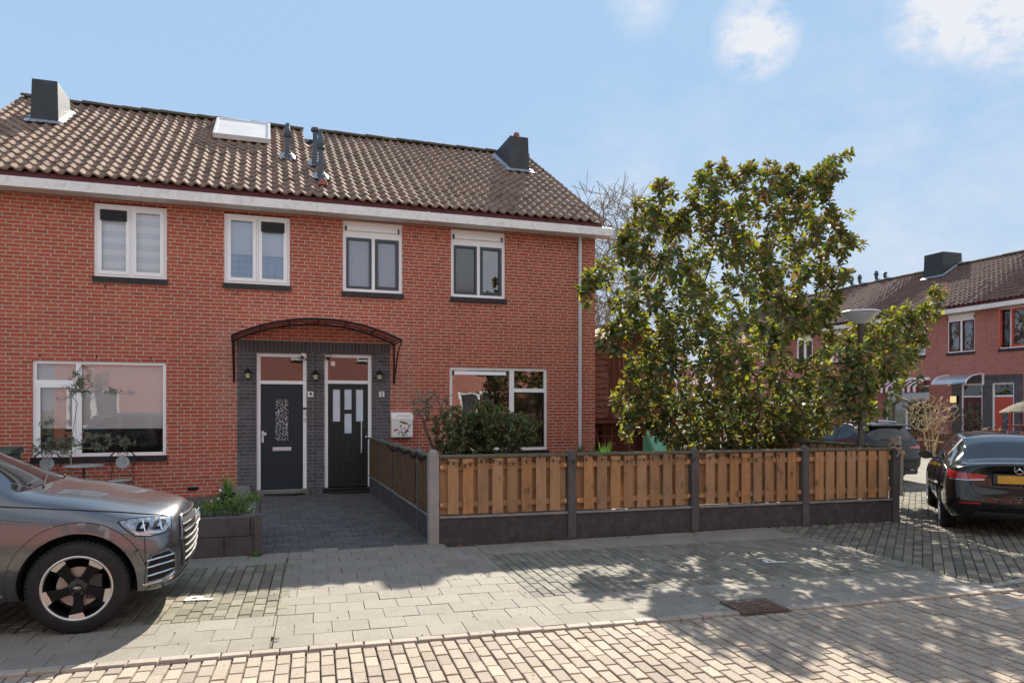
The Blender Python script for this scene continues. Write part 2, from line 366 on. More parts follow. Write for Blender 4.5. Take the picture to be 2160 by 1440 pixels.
M['bark_pale'] = simple('pale_bark', '8f8578', .9, .2, 9, bump=.006)
M['twig'] = simple('straw_twig', 'b09c78', .85, .2, 12)
M['soil'] = simple('dark_soil', '3f3529', 1, .3, 6, bump=.03)
M['grass'] = simple('rough_grass', '4a5a2a', 1, .35, 3, bump=.03, dirt='5a4e38')
M['rubber'] = simple('tyre_rubber', '111112', .75, .1, 12, bump=.001)
M['alloy'] = simple('machined_alloy', 'bdbbb8', .35, .05, 9, metal=.9)
M['disc'] = simple('brake_disc', '9a938c', .5, .15, 5, metal=.8)
M['plastic'] = simple('grey_car_plastic', '2b2c2f', .5, .1, 12)
M['archdark'] = simple('wheel_well', '0b0b0c', .9, .1, 5)
M['carglass'] = simple('tinted_car_glass', (.012, .014, .017), .03, .02, 2, coat=.15)
M['chrome'] = simple('chrome', 'd8d8da', .12, .03, 6, metal=1)
M['plate'] = simple('yellow_plate', 'b98e2c', .4, .08, 3)
M['red_lens'] = simple('red_lens', 'a0101c', .12, .2, 9, coat=1)
M['amber'] = simple('amber_lens', 'c9702c', .2, .1, 9, coat=1)
M['mat'] = simple('coir_doormat', '2b2724', 1, .3, 60, bump=.01)
M['green_bin'] = simple('green_bin_plastic', '3a4f44', .5, .08, 5)
M['mint'] = simple('mint_plastic_slide', '7dbb93', .4, .05, 3)
M['orange'] = simple('coral_door_paint', 'c8503f', .4, .05, 4)
M['wine'] = simple('wine_red_door_paint', '5b1f28', .4, .06, 4)
M['zinc'] = simple('galvanised_steel', '63686c', .5, .12, 10, metal=.5)
M['lampglass'] = glass_mat('lantern_glass', tint=(.9, .85, .7), base=.1, k=1.2, rough=.1)
M['candle'] = simple('ivory_lamp_bulb', 'd9cfae', .5, .04, 5)
def roof_mat(name, c1, c2, c3, moss, W=.222, Pt=.335, slope=.608):
    g = G(name); o = g.obj(); sp = g.n('ShaderNodeSeparateXYZ', {0: o}).outputs
    ci = g.math('FLOOR', g.math('DIVIDE', sp[0], W)); cj = g.math('FLOOR', g.math('DIVIDE', sp[1], Pt*.854))
    wn = g.n('ShaderNodeTexWhiteNoise', {'Vector': g.n('ShaderNodeCombineXYZ', {0: ci, 1: cj, 2: 1.3}).outputs[0]}, noise_dimensions='3D').outputs['Value']
    c = g.mix(wn, hexc(c1), hexc(c2)); c = g.mix(g.ramp(g.noise(22, 8, o, .7), .42, .62, 0, .75), c, hexc(c3))
    c = g.mix(g.ramp(g.noise(2.2, 8, o, .75), .5, .66, 0, .8), c, hexc(moss))
    return g.bsdf(Base_Color=c, Roughness=.9, Normal=g.bump(g.noise(120, 5, o), .006), Specular_IOR_Level=.2)
M['tile'] = roof_mat('weathered_brown_pantiles', 'a48b7a', '8c7466', '6b594e', '57503f')
M['tile_far'] = roof_mat('brown_pantiles_far', '7e645c', '6b544d', '574641', '5a514a')
M['ridge'] = roof_mat('mossy_ridge_tiles', '6a5f55', '574e46', '433d36', '5d5a38')

# ------------------------------------------------------------------ ground, road and paving
def sheet(name, x0, x1, y0, y1, z, mat, kind='structure', M4=None):
    b = MB(); b.add([(x0, y0, z), (x1, y0, z), (x1, y1, z), (x0, y1, z)], [(0, 1, 2, 3)])
    o = b.build(name, mat, fix=False); tag(o, kind=kind); return o
sheet('ground', -600, 700, -600, 900, -.06, M['grass'])
M['sand'] = simple('joint_sand', '6e6450', 1, .25, 25, bump=.004)
M['dust'] = simple('dark_joint_sand', '504c44', 1, .25, 25, bump=.004)
PA = R(-3.45); PO = Vector((0, 5.62, 0))      # street frame: x along the kerb line, y towards the house
def street(x, y, z=0): return Vector((PO.x+x*math.cos(PA)-y*math.sin(PA), PO.y+x*math.sin(PA)+y*math.cos(PA), z))
def paving(name, units, cols, mat, z=0.0, th=.03, gap=.008, rnd=.0022, inset=.006, label=None, tilt=.004, jv=.045):
    """units: list of (cx, cy, half_len, half_wid, angle) in world metres; one bevelled stone each"""
    U = np.array(units, dtype=float); n = len(U)
    hx, hy = U[:, 2]-gap/2, U[:, 3]-gap/2; ca, sa = np.cos(U[:, 4]), np.sin(U[:, 4])
    V = np.zeros((n, 12, 3)); zt = z+rng.normal(0, rnd, n)
    tx, ty = rng.normal(0, tilt, n), rng.normal(0, tilt, n)
    sg = np.array([(-1, -1), (1, -1), (1, 1), (-1, 1)])
    for lvl, (ins, dz) in enumerate(((0, -th), (0, -inset), (inset, 0))):
        for k in range(4):
            lx = sg[k, 0]*(hx-ins)+rng.normal(0, .0012, n)*(lvl == 1); ly = sg[k, 1]*(hy-ins)+rng.normal(0, .0012, n)*(lvl == 1)
            V[:, lvl*4+k, 0] = U[:, 0]+lx*ca-ly*sa; V[:, lvl*4+k, 1] = U[:, 1]+lx*sa+ly*ca
            V[:, lvl*4+k, 2] = zt+dz+lx*tx+ly*ty
    F = [(8, 9, 10, 11)]
    for a, b_ in ((0, 4), (4, 8)):
        for k in range(4): F.append((a+k, a+(k+1) % 4, b_+(k+1) % 4, b_+k))
    F = np.array(F); FF = (F[None]+np.arange(n)[:, None, None]*12).reshape(-1, 4)
    me = bpy.data.meshes.new(name)
    me.vertices.add(n*12); me.vertices.foreach_set('co', V.reshape(-1))
    me.loops.add(len(FF)*4); me.loops.foreach_set('vertex_index', FF.reshape(-1).astype(np.int32))
    me.polygons.add(len(FF)); me.polygons.foreach_set('loop_start', (np.arange(len(FF))*4).astype(np.int32)); me.polygons.foreach_set('loop_total', np.full(len(FF), 4, dtype=np.int32))
    me.update(calc_edges=True); me.validate(); me.polygons.foreach_set('use_smooth', [False]*len(me.polygons))
    ca_ = me.color_attributes.new('Col', 'FLOAT_COLOR', 'POINT')
    cc = np.array([hexc(c) for c in cols]); idx = rng.integers(0, len(cols), n); jit = 1+rng.normal(0, jv, n)
    col = cc[idx]*jit[:, None]; col[:, 3] = 1; ca_.data.foreach_set('color', np.repeat(col, 12, axis=0).reshape(-1).astype(np.float32))
    me.materials.append(mat); o = bpy.data.objects.new(name, me); C.objects.link(o); tag(o, label, kind='structure'); return o
def grid_units(x0, x1, y0, y1, L, W, along='x', bond=.5, test=None, frame=street, fa=PA):
    """courses of stones L long, W wide; returns units"""
    out = []; a = (x0, x1, y0, y1) if along == 'x' else (y0, y1, x0, x1)
    nr = int(math.ceil((a[3]-a[2])/W)); nc = int(math.ceil((a[1]-a[0])/L))+1
    for j in range(nr):
        sh = ((j % 2)*bond+random.uniform(-.02, .02))*L
        for i in range(-1, nc):
            lo, hi = a[0]+i*L+sh, a[0]+(i+1)*L+sh
            lo, hi = max(lo, a[0]), min(hi, a[1])
            if hi-lo < .02: continue
            p, q = (lo+hi)/2, a[2]+(j+.5)*W
            x, y = (p, q) if along == 'x' else (q, p)
            if test and not test(x, y): continue
            wpt = frame(x, y); out.append((wpt.x, wpt.y, (hi-lo)/2, W/2, fa+(0 if along == 'x' else math.pi/2)))
    return out
M['clinker'] = attr_mat('pinkish_clinker_bricks', scale=70, var=.4, stain='a5978a')
M['paver'] = attr_mat('concrete_pavers', scale=60, var=.35, stain='6d6c5c', sscale=2)
M['slab'] = attr_mat('washed_concrete_slabs', scale=110, var=.62, stain='6c665a', sscale=1.6)
M['path'] = attr_mat('dark_path_pavers', scale=50, var=.35, stain='5a5856', sscale=1.4)
def xp(x): return x-0.0
# road bricks: continuous joints run away from the kerb
paving('road', grid_units(-3.2, 8.2, -3.3, -.0, .205, .102, 'y'), ['ab9d8c', 'a39584', 'b3a592', '9c8e80', 'ac9c8a', 'a89a8a'], M['clinker'], z=-.012, gap=.013, inset=.0045)
paving('kerb_course', grid_units(-3.2, 9.0, .0, .1, .205, .1, 'x'), ['ada294', 'a59a8c', 'b3a89a'], M['clinker'], z=.004, gap=.01)
sheet('road_bed', -40, 60, -30, 6.6, -.036, M['sand'])
def inbay(x, y): return (x < .02 and 1.0 < y < 3.2) or (2.35 < x and 1.0 < y < 3.1)
slab_cols = ['a39b8e', 'a1998d', 'a59d90', '9f978a']
def diag(x, y): return x > 6.9+.0*y-(3.9-y)*-.02 and x > 6.75-(y-.0)*.0+max(0, .25*(y-1.2))*0
paving('pavement', sum([grid_units(a, b, c, d, .3, .3, 'x', .5) for a, b, c, d in ((-4.2, .02, .1, 1.0), (-4.2, .02, 3.2, 4.1), (.02, 2.35, .1, 4.0), (2.35, 6.9, .1, 1.0), (2.35, 6.9, 3.1, 4.0))], []), slab_cols, M['slab'], z=.0, gap=.0045, inset=.0018, rnd=.0014, tilt=.002, jv=.03)
paving('parking_bay', grid_units(-4.2, .02, 1.0, 3.2, .21, .105, 'y'), ['7e7866', '858070', '767060', '8c8674'], M['paver'], z=.0, gap=.009)
paving('parking_bay', grid_units(2.35, 6.9, 1.0, 3.1, .21, .105, 'y'), ['7d776b', '847e72', '756f66', '8a8478'], M['paver'], z=.0, gap=.009)
paving('street', grid_units(0, 13, -11, 12, .21, .21, 'x', .5, test=lambda x, y: True, frame=lambda x, y: Vector((street(6.92, .1).x+x*math.cos(R(38))-y*math.sin(R(38)), street(6.92, .1).y+x*math.sin(R(38))+y*math.cos(R(38)), 0)), fa=R(38)), ['7b766c', '726e66', '868074', '6b6862'], M['paver'], z=-.004, gap=.01) if False else None
def dz(x, y):
    s = Matrix.Rotation(-PA, 2) @ Vector((x-PO.x, y-PO.y)); return s.x > 6.95 and s.y > .12 and (s.y < 3.97 or x > 9.65) and x < 16 and y < 19
du = []
for i in range(-10, 110):
    for j in range(-75, 75):
        a = R(42); lx, ly = i*.21+(.105 if j % 2 else 0), j*.105*1.0
        x, y = 7.0+lx*math.cos(a)-ly*math.sin(a), 5.5+lx*math.sin(a)+ly*math.cos(a)
        if dz(x, y) and (x < 13.5 and y < 14): du.append((x, y, .105, .0525, a))
paving('street', du, ['767064', '6c665d', '80796c', '645f57', '88806f'], M['paver'], z=-.002, gap=.009)
M['street_far'] = brick_mat('far_street_pavers', ['8b8479', '7c766c', '938c80'], '5c574e', L=.21, Hc=.105, joint=.01) 
g = G('street_surface'); o_ = g.obj()
g.bsdf(Base_Color=g.mix(g.ramp(g.noise(3, 9, o_, .7), .35, .65), hexc('7c7668'), hexc('605b52')), Roughness=.9, Normal=g.bump(g.noise(30, 5, o_), .01))
M['street_surface'] = g.m
sheet('side_street', 9.55, 27.0, 5.8, 90, -.022, M['street_surface'])
sheet('joint_bed', -12, 10.2, 5.6, 15.9, -.026, M['sand'])
sheet('path_bed', -.2, 2.2, 9.42, 15.8, -.020, M['dust'])
paving('path', grid_units(-.12, 2.12, 9.45, 15.66, .21, .21, 'x', .5, frame=lambda x, y: Vector((x, y, 0)), fa=0), ['615f5e', '5c5a59', '666463', '585756'], M['path'], z=.002, gap=.006, inset=.003)
paving('terrace', grid_units(-7.2, -.14, 9.45, 15.86, .3, .3, 'x', 0, frame=lambda x, y: Vector((x, y, 0)), fa=0), ['6d6b68', '64625f', '757370'], M['slab'], z=.002, gap=.005, inset=.003)
sheet('garden_bed', 2.2, 9.45, 9.15, 15.88, .004, M['soil'])
sheet('back_garden', 7.6, 9.45, 15.9, 40, .0, M['grass'])
# white stone edging lines at the corner, parking letters, drain
for (a, b_) in (((2010, 1249), (2160, 1222)), ((2110, 1282), (2160, 1272))):
    p, q = onG(*a), onG(*b_); q = p+(q-p)*1.9; d = (q-p).normalized(); nrm = Vector((-d.y, d.x, 0))*.05
    us = []; k = int((q-p).length/.31)
    for i in range(k):
        c_ = p+d*(.31*(i+.5)); us.append((c_.x, c_.y, .15, .05, math.atan2(d.y, d.x)))
    paving('edging_course', us, ['b5b0a8', 'aaa59d'], M['slab'], z=.006, gap=.01)

# ------------------------------------------------------------------ buildings
T_ = .608
def tiles(x0, x1, y0, z0, nrow, mb, pitch=.335, tw=.222, amp=.029, lift=.03, seg=8, t=T_, back=False):
    """wavy pantiles with real overlaps on a slope rising towards +y"""
    cs = 1/math.sqrt(1+t*t); sn = t*cs
    nx = int(round((x1-x0)/tw))*seg; xs = [x0+(x1-x0)*i/nx for i in range(nx+1)]
    def prof(x):
        a = 2*math.pi*x/tw; return amp*(math.cos(a)+.28*math.cos(2*a+.8))
    for k in range(nrow):
        s0, s1 = k*pitch, (k+1)*pitch+.03
        jit = [random.gauss(0, .0025) for _ in range(nx//seg+2)]
        rows = []
        for s, h in ((s0+.004, -.012), (s0, lift), (s1, 0.0)):
            rw = []
            for i, x in enumerate(xs):
                j_ = jit[i//seg]; hh = h+prof(x)+j_; ss = s+(j_*2 if s < s1 else 0)
                rw.append((x, y0+ss*cs-hh*sn, z0+ss*sn+hh*cs))
            rows.append(rw)
        b = len(mb.v); n = nx+1
        for rw in rows: mb.v.extend(rw)
        for r_ in (0, 1):
            for i in range(nx): mb.f.append((b+r_*n+i, b+r_*n+i+1, b+(r_+1)*n+i+1, b+(r_+1)*n+i)); mb.m.append(mb.mi)
    return mb
def ridge_caps(mb, x0, x1, y, z, L=.42, r=.14):
    n = max(1, int((x1-x0)/L)); L = (x1-x0)/n
    for i in range(n):
        a = x0+i*L; dzr = random.gauss(0, .006)
        vs = []
        for (xx, rr, dd) in ((a, r+.018, 0), (a+L+.03, r, 0)):
            for k in range(9):
                an = math.pi*(k/8); vs.append((xx, y-rr*1.15*math.cos(an), z-.02+rr*.75*math.sin(an)+dzr))
            for k in range(9):
                an = math.pi*(1-k/8); vs.append((xx, y-(rr-.02)*1.15*math.cos(an), z-.02+(rr-.02)*.75*math.sin(an)+dzr))
        mb.add(vs, [(k, (k+1) % 18, 18+(k+1) % 18, 18+k) for k in range(18)]+[(k, k+1, 16-k, 17-k) for k in range(8)])
def weep(mb, pts):
    mb.mi = 1
    for (x, z) in pts: mb.box(x-.009, x+.009, -.004, .01, z, z+.062)
    mb.mi = 0
def window(p, x0, x1, z0, z1, panes, y=.045, frame='white', sill=True, fw=.055, depth=.07, vent=None, room=True):
    """panes: (x0,x1,z0,z1,kind[,sash]) openings given as fractions of the frame's inside"""
    w_ = MB(); ix0, ix1, iz0, iz1 = x0+fw, x1-fw, z0+fw, z1-fw
    def fx(f): return ix0+(ix1-ix0)*f
    def fz(f): return iz0+(iz1-iz0)*f
    holes = [(fx(q[0]), fx(q[1]), fz(q[2]), fz(q[3])) for q in panes]
    w_.plate(x0+.002, x1-.002, z0+.002, z1-.002, holes, y, y+depth)
    wf = w_.build('window', M[frame], p)
    if sill:
        s_ = MB().box(x0-.02, x1+.02, -.05, .06, z0-.105, z0-.001); s_.build('sill', M['sill'], wf)
    for q, h in zip(panes, holes):
        kind = q[4]; sash = q[5] if len(q) > 5 else None; sw = q[6] if len(q) > 6 else .05
        a, b, c, d = h
        if sash:
            sb = MB().plate(a+.004, b-.004, c+.004, d-.004, [(a+sw, b-sw, c+sw, d-sw)], y-.012, y+.045); sb.build('sash', M[sash], wf)
            a, b, c, d = a+sw, b-sw, c+sw, d-sw
        gy = y+.03
        gm = {'screen': 'glass_dim', 'frost': 'frost', 'mauve': 'frost_mauve', 'wavy': 'glass_wavy'}.get(kind.split('+')[0], 'glass')
        MB().add([(a, gy, c), (b, gy, c), (b, gy, d), (a, gy, d)], [(0, 1, 2, 3)]).build('pane', M[gm], wf, fix=False)
        if 'blind' in kind:
            nm, mt, lo = ('blind', 'blind', 0) if 'zebra' in kind else ('blind', 'venetian', float(kind.split(':')[1]) if ':' in kind else 0)
            zl = c+(d-c)*lo
            bb = MB().box(a-.01, b+.01, gy+.07, gy+.078, zl, d+.01); bb.build(nm, M[mt], wf)
        if 'tilefrost' in kind:
            MB().box(a, b, gy+.012, gy+.016, c, c+(d-c)*.42).build('frosted_film', M['frost_tile'], wf)
            MB().box(a-.01, b+.01, gy+.05, gy+.056, c, d).build('blind', M['frost'], wf)
        if 'curtain' in kind:
            cb = MB(); n = 24
            for i in range(n):
                xa, xb = a+(b-a)*i/n, a+(b-a)*(i+1)/n; ya, yb = gy+.12+.02*(i % 2), gy+.12+.02*((i+1) % 2)
                cb.add([(xa, ya, c), (xb, yb, c), (xb, yb, d), (xa, ya, d)], [(0, 1, 2, 3)])
            cb.build('curtain', M['curtain'], wf, fix=False)
        if 'grille' in kind:
            gb = MB().box(a-.02, b+.02, y-.035, y-.005, d-.19, d+.015)
            for k in range(7): gb.box(a-.02, b+.02, y-.052, y-.034, d-.185+k*.027, d-.172+k*.027)
            gb.build('vent_grille', M['black'], wf)
    if vent:
        a, b, z = vent
        vb = MB().box(a, b, y-.03, y-.001, z, z+.085); vb.box(a, b, y-.045, y-.03, z, z+.02); v_ = vb.build('trickle_vent', M['white'], wf)
        for c_ in (a, b): MB().box(c_-.016, c_+.016, y-.05, y-.002, z-.004, z+.092).build('end_cap', M['black'], v_)
    return wf
def shell(p, x0, x1, holes, depth, ridge_y, ridge_z, brick, weeps=(), gable=(True, True), eave=5.95):
    wb = MB().plate(x0, x1, -.2, eave, holes, 0, .28); weep(wb, weeps)
    # side walls up to the slope, back wall, floor plate between the storeys
    for gx, on in ((x0, gable[0]), (x1-.22, gable[1])):
        wb.mi = 0 if on else 1
        wb.prism([(.283, -.2), (depth, -.2), (depth, eave), (ridge_y, ridge_z-.16), (.283, eave+.0)], .22, 'x', gx)
    wb.mi = 0
    wb.box(x0+.22, x1-.22, depth-.2, depth, -.2, eave)
    wall = wb.build('wall', [M[brick], M['archdark']], p)
    fl = MB().box(x0+.23, x1-.23, .3, depth-.25, 3.25, 3.5).box(x0+.23, x1-.23, .3, depth-.25, -.05, .02)
    fl.box(x0+.24, x1-.24, 3.4, 3.5, .02, 5.9)
    fl.build('floor', M['room'], wall)
    return wall
def roof(p, x0, x1, ridge_y, tile='tile', nrow=19, y0=-.44, z0=6.17, lower=None, seg=8, t=T_, pitch=.335):
    rb = MB(); tiles(x0, x1, y0, z0, nrow, rb, seg=seg, t=t, pitch=pitch)
    ry = y0+nrow*pitch/math.sqrt(1+t*t); rz = z0+(ry-y0)*t
    if lower: tiles(lower[0], lower[1], y0, z0, lower[2], rb, seg=seg, t=t, pitch=pitch)
    rf = rb.build('roof', M[tile], p, fix=False)
    un = MB(); un.prism([(y0+.12, z0-.02), (ry, rz-.03), (2*ry-y0, z0-.02), (2*ry-y0, z0-.08), (ry, rz-.12), (y0+.12, z0-.1)], x1-x0-.06, 'x', x0+.03)
    if lower:
        ly = y0+lower[2]*pitch/math.sqrt(1+t*t); lz = z0+(ly-y0)*t
        un.prism([(y0+.12, z0-.02), (ly, lz-.03), (2*ry-ly, lz-.03), (2*ry-y0, z0-.02), (2*ry-y0, z0-.08), (2*ry-ly, lz-.12), (ly, lz-.12), (y0+.12, z0-.1)], lower[1]-lower[0]-.004, 'x', lower[0]+.002)
    un.build('roof_deck', M['ridge'], rf)
    rc = MB(); ridge_caps(rc, x0, x1, ry, rz+.0); rc.build('ridge_tiles', M['ridge'], rf, fix=False)
    return rf, ry, rz
def eaves(p, x0, x1, seams=(), end=0.0, boxes=()):
    g_ = MB().prism([(-.40, 5.86), (-.42, 6.035), (-.385, 6.05), (-.37, 5.90), (-.012, 5.90), (-.012, 5.86)], x1+end-x0, 'x', x0)
    g_.box(x0, x1+end, -.03, -.013, 5.86, 6.05)
    for s_ in seams: g_.box(s_-.012, s_+.012, -.428, -.40, 5.855, 6.052)
    if end: g_.box(x1+end-.004, x1+end+.008, -.421, -.0, 5.857, 6.052)
    g_.build('gutter', M['gutter'], p)
    MB().box(x0, x1, -.36, -.30, 5.95, 6.16).build('eaves_board', M['redboard'], p)
def chimney(rf, x0, x1, y0, y1, ztop, name='chimney', mat='anthracite', pot=False, tap=.03, t=T_, ry0=-.44, rz0=6.17, cant=0):
    def rz(y): return rz0+t*(y-ry0)
    b = MB(); lo = rz(y0)-.15
    vs = [(x0-tap, y0-.03, lo), (x1+tap, y0-.03, lo), (x1+tap, y1+.03, lo), (x0-tap, y1+.03, lo), (x0, y0, ztop), (x1, y0, ztop), (x1, y1, ztop), (x0, y1, ztop)]
    b.add(vs, [(0, 1, 5, 4), (1, 2, 6, 5), (2, 3, 7, 6), (3, 0, 4, 7), (4, 5, 6, 7), (0, 3, 2, 1)])
    c_ = b.build(name, M[mat], rf, bevel=.012)
    f_ = MB(); 
    for i in range(14):                                   # ragged lead skirt dressed over the tiles
        a, bq = x0-.12+(x1-x0+.24)*i/14, x0-.12+(x1-x0+.24)*(i+1)/14; d = .13+random.uniform(-.02, .03)
        f_.add([(a, y0-.02, rz(y0)+.09), (bq, y0-.02, rz(y0)+.09), (bq, y0-d-.02, rz(y0-d)+.055+random.uniform(0, .02)), (a, y0-d-.02, rz(y0-d)+.055+random.uniform(0, .02))], [(0, 1, 2, 3)])
    ye = min(y1, 4.75)
    for (xa, sgn) in ((x0-.02, -1), (x1+.02, 1)):
        for i in range(8):
            ya, yb = y0-.04+(ye-y0)*i/8, y0-.04+(ye-y0)*(i+1)/8; d = .11+random.uniform(-.02, .02)
            f_.add([(xa, ya, rz(ya)+.12), (xa, yb, rz(yb)+.12), (xa+sgn*d, yb, rz(yb)+.06+random.uniform(0, .02)), (xa+sgn*d, ya, rz(ya)+.06+random.uniform(0, .02))], [(0, 1, 2, 3)])
    f_.build('flashing', M['lead'], c_, fix=False)
    if pot:
        MB().lathe([(.02, 0), (.085, 0), (.095, .04), (.08, .06), (.09, .1), (.075, .12), (.085, .15), (.06, .18), (0, .18)], ((x0+x1)/2-.0, (y0+y1)/2-.45, ztop), 14).build('chimney_pot', M['terracotta'], c_, smooth=True)
    return c_
def door(p, x0, x1, z0, z1, leaf_top, leafmat, style, y=.05):
    fb = MB().plate(x0, x1, z0, z1, [(x0+.075, x1-.075, z0+.0, leaf_top), (x0+.075, x1-.075, leaf_top+.07, z1-.07)], y, y+.08)
    fr = fb.build('door_frame', M['white'], p, bevel=.004)
    MB().add([(x0+.075, y+.04, leaf_top+.07), (x1-.075, y+.04, leaf_top+.07), (x1-.075, y+.04, z1-.07), (x0+.075, y+.04, z1-.07)], [(0, 1, 2, 3)]).build('transom_pane', M['glass'], fr, fix=False)
    a, b = x0+.08, x1-.08; wd = b-a; L = MB(); H = leaf_top-z0
    if style == 'plain':
        h = (a+wd*.33, a+wd*.66, z0+H*.455, z0+H*.865)
        L.plate(a, b, z0+.012, leaf_top-.004, [h], y+.015, y+.06); d = L.build('door', M[leafmat], p, bevel=.003)
        MB().plate(h[0]-.012, h[1]+.012, h[2]-.012, h[3]+.012, [(h[0]+.008, h[1]-.008, h[2]+.008, h[3]-.008)], y+.007, y+.014).build('glazing_bead', M['door_navy'], d)
        gp = MB().add([(h[0], y+.03, h[2]), (h[1], y+.03, h[2]), (h[1], y+.03, h[3]), (h[0], y+.03, h[3])], [(0, 1, 2, 3)]); gp.build('leaded_pane', M['leaded'], d, fix=False)
        MB().box(a+wd*.28, a+wd*.72, y-.001, y+.014, z0+H*.365, z0+H*.40).box(a+wd*.31, a+wd*.69, y-.006, y-.002, z0+H*.373, z0+H*.392).build('letterbox', M['steel'], d, bevel=.003)
        hb = MB().box(a+.015, a+.06, y+.0, y+.014, z0+H*.445, z0+H*.555).build('door_handle', M['steel'], d, bevel=.004)
        MB().box(a+.03, a+.105, y-.045, y-.025, z0+H*.515, z0+H*.535).box(a+.03, a+.045, y-.026, y, z0+H*.515, z0+H*.535)
        MB().box(a+.03, a+.11, y-.05, y-.03, z0+H*.513, z0+H*.54).build('door_handle', M['steel'], d, bevel=.004)
    elif style == 'panelled':
        gl = [(a+wd*.12, a+wd*.30, z0+H*.635, z0+H*.945), (a+wd*.41, a+wd*.59, z0+H*.75, z0+H*.945), (a+wd*.41, a+wd*.59, z0+H*.52, z0+H*.71), (a+wd*.70, a+wd*.88, z0+H*.635, z0+H*.945)]
        L.plate(a, b, z0+.012, leaf_top-.004, gl, y+.015, y+.06); d = L.build('door', M[leafmat], p, bevel=.003)
        for h in gl: MB().box(h[0], h[1], y+.03, y+.036, h[2], h[3]).build('door_pane', M['frost'], d)
        pb = MB()
        for (fa, fb_, ga, gb_) in ((.12, .30, .34, .6), (.12, .30, .06, .31), (.41, .59, .3, .48), (.41, .59, .06, .25), (.70, .88, .34, .6), (.70, .88, .06, .31)):
            pb.plate(a+wd*fa, a+wd*fb_, z0+H*ga, z0+H*gb_, [(a+wd*fa+.018, a+wd*fb_-.018, z0+H*ga+.018, z0+H*gb_-.018)], y+.002, y+.014)
        pb.build('panel_moulding', M[leafmat], d, bevel=.002)
        hx = a+wd*.83
        MB().tube([(hx, y-.05, z0+H*.33), (hx, y-.05, z0+H*.635)], .014, 10).tube([(hx, y-.05, z0+H*.38), (hx+.05, y+.015, z0+H*.38)], .007).tube([(hx, y-.05, z0+H*.585), (hx+.05, y+.015, z0+H*.585)], .007).build('pull_handle', M['steel'], d, smooth=True)
        MB().lathe([(0, -.004), (.02, -.004), (.024, .012)], (b-.035, y, z0+H*.485), 14, ax='y').build('lock', M['steel'], d)
    elif style == 'glazed':
        gl = [(a+wd*.2, a+wd*.44, z0+H*.12, z0+H*.9), (a+wd*.62, a+wd*.86, z0+H*.12, z0+H*.9)]
        L.plate(a, b, z0+.012, leaf_top-.004, gl, y+.015, y+.06); d = L.build('door', M[leafmat], p)
        for h in gl: MB().box(h[0], h[1], y+.03, y+.036, h[2], h[3]).build('door_pane', M['glass_dim'], d)
        MB().box(a+.02, a+.05, y-.02, y+.01, z0+.95, z0+1.1).build('door_handle', M['steel'], d)
        MB().box(a+wd*.3, a+wd*.7, y, y+.012, z0+.15, z0+.22).build('letterbox', M['steel'], d)
    elif style == 'coral':
        h = (a+wd*.4, a+wd*.75, z0+H*.2, z0+H*.75)
        L.plate(a, b, z0+.012, leaf_top-.004, [h], y+.015, y+.06); d = L.build('door', M[leafmat], p)
        MB().add([(h[0], y+.03, h[2]), (h[1], y+.03, h[2]), (h[1], y+.03, h[3]), (h[0], y+.03, h[3])], [(0, 1, 2, 3)]).build('leaded_pane', M['leaded'], d, fix=False)
        MB().box(a+.02, a+.05, y-.02, y+.01, z0+.95, z0+1.1).build('door_handle', M['steel'], d)
        MB().box(a+wd*.3, a+wd*.7, y, y+.012, z0+.1, z0+.17).build('letterbox', M['steel'], d)
    return fr
g = G('leaded_crackle_glass'); o_ = g.obj()
vo = g.n('ShaderNodeTexVoronoi', {'Vector': o_, 'Scale': 17}, feature='DISTANCE_TO_EDGE').outputs['Distance']
g.bsdf(Base_Color=g.mix(g.ramp(vo, .03, .06), hexc('b9c0c8'), hexc('0c1016')), Roughness=.4); M['leaded'] = g.m
def flue(rf, x, y, h, r=.05, cap='cone', ry0=-.44, rz0=6.17, t=T_, mat='pvc'):
    z = rz0+t*(y-ry0)
    pr = [(r+.03, -.05), (r+.03, .1), (r, .12), (r, h*.6), (r+.035, h*.62), (r+.045, h*.66), (r+.02, h*.68), (r+.035, h*.72), (r+.02, h*.8), (r-.005, h*.92), (r-.01, h*.93), (r-.005, h), (0, h)] if cap == 'cone' else \
         [(r+.03, -.05), (r+.03, .1), (r, .12), (r, h*.9), (r+.04, h*.9), (r+.05, h*.94), (r+.03, h*.99), (0, h)]
    f_ = MB().lathe(pr, (x, y, z), 18).build('flue_pipe', M[mat], rf, smooth=True)
    fb = MB(); b0 = [(x-.16, y-.14), (x+.16, y-.16), (x+.18, y+.14), (x-.17, y+.15)]
    fb.add([(a, b, rz0+t*(b-ry0)+.06) for a, b in b0]+[(x+(a-x)*.4, y+(b-y)*.4, rz0+t*(b-ry0)+.1) for a, b in b0], [(0, 1, 5, 4), (1, 2, 6, 5), (2, 3, 7, 6), (3, 0, 4, 7)])
    fb.build('flashing', M['lead'], f_, fix=False); return f_

DY = 15.9
# ---- house number 4 (left) and house number 2 (right) of the pair
WZ = (4.35, 5.80)
h4 = empty('brick_house', (0, DY, 0), 0, 'left half of the red brick pair, with the plain charcoal blue door numbered 4', 'house', 'red brick houses in the street')
hl4 = [(-3.20, -1.91, *WZ), (-.85, .44, *WZ), (-4.23, -1.92, .86, 2.71), (-.60, .962, -.2, 3.2)]
w4x = [(x, 5.55) for x in (-5.2, -4.4, -3.7, -1.6, -1.15)]+[(x, 4.14) for x in (-3.0, -2.1, -.6, .1)]+[(x, 2.76) for x in (-4.1, -3.15, -2.2)]+[(x, .66) for x in (-3.5, -2.5, -1.9)]+[(-.5, 3.45), (0.4, 3.45)]
shell(h4, -5.72, .96, hl4, 10.2, 4.75, 9.33, 'brick', w4x, gable=(True, False))
rf4, ry, rz = roof(h4, -5.76, .90, 4.75, lower=(.90, 1.30, 14))
eaves(h4, -5.76, .96, seams=(-2.35, .42))
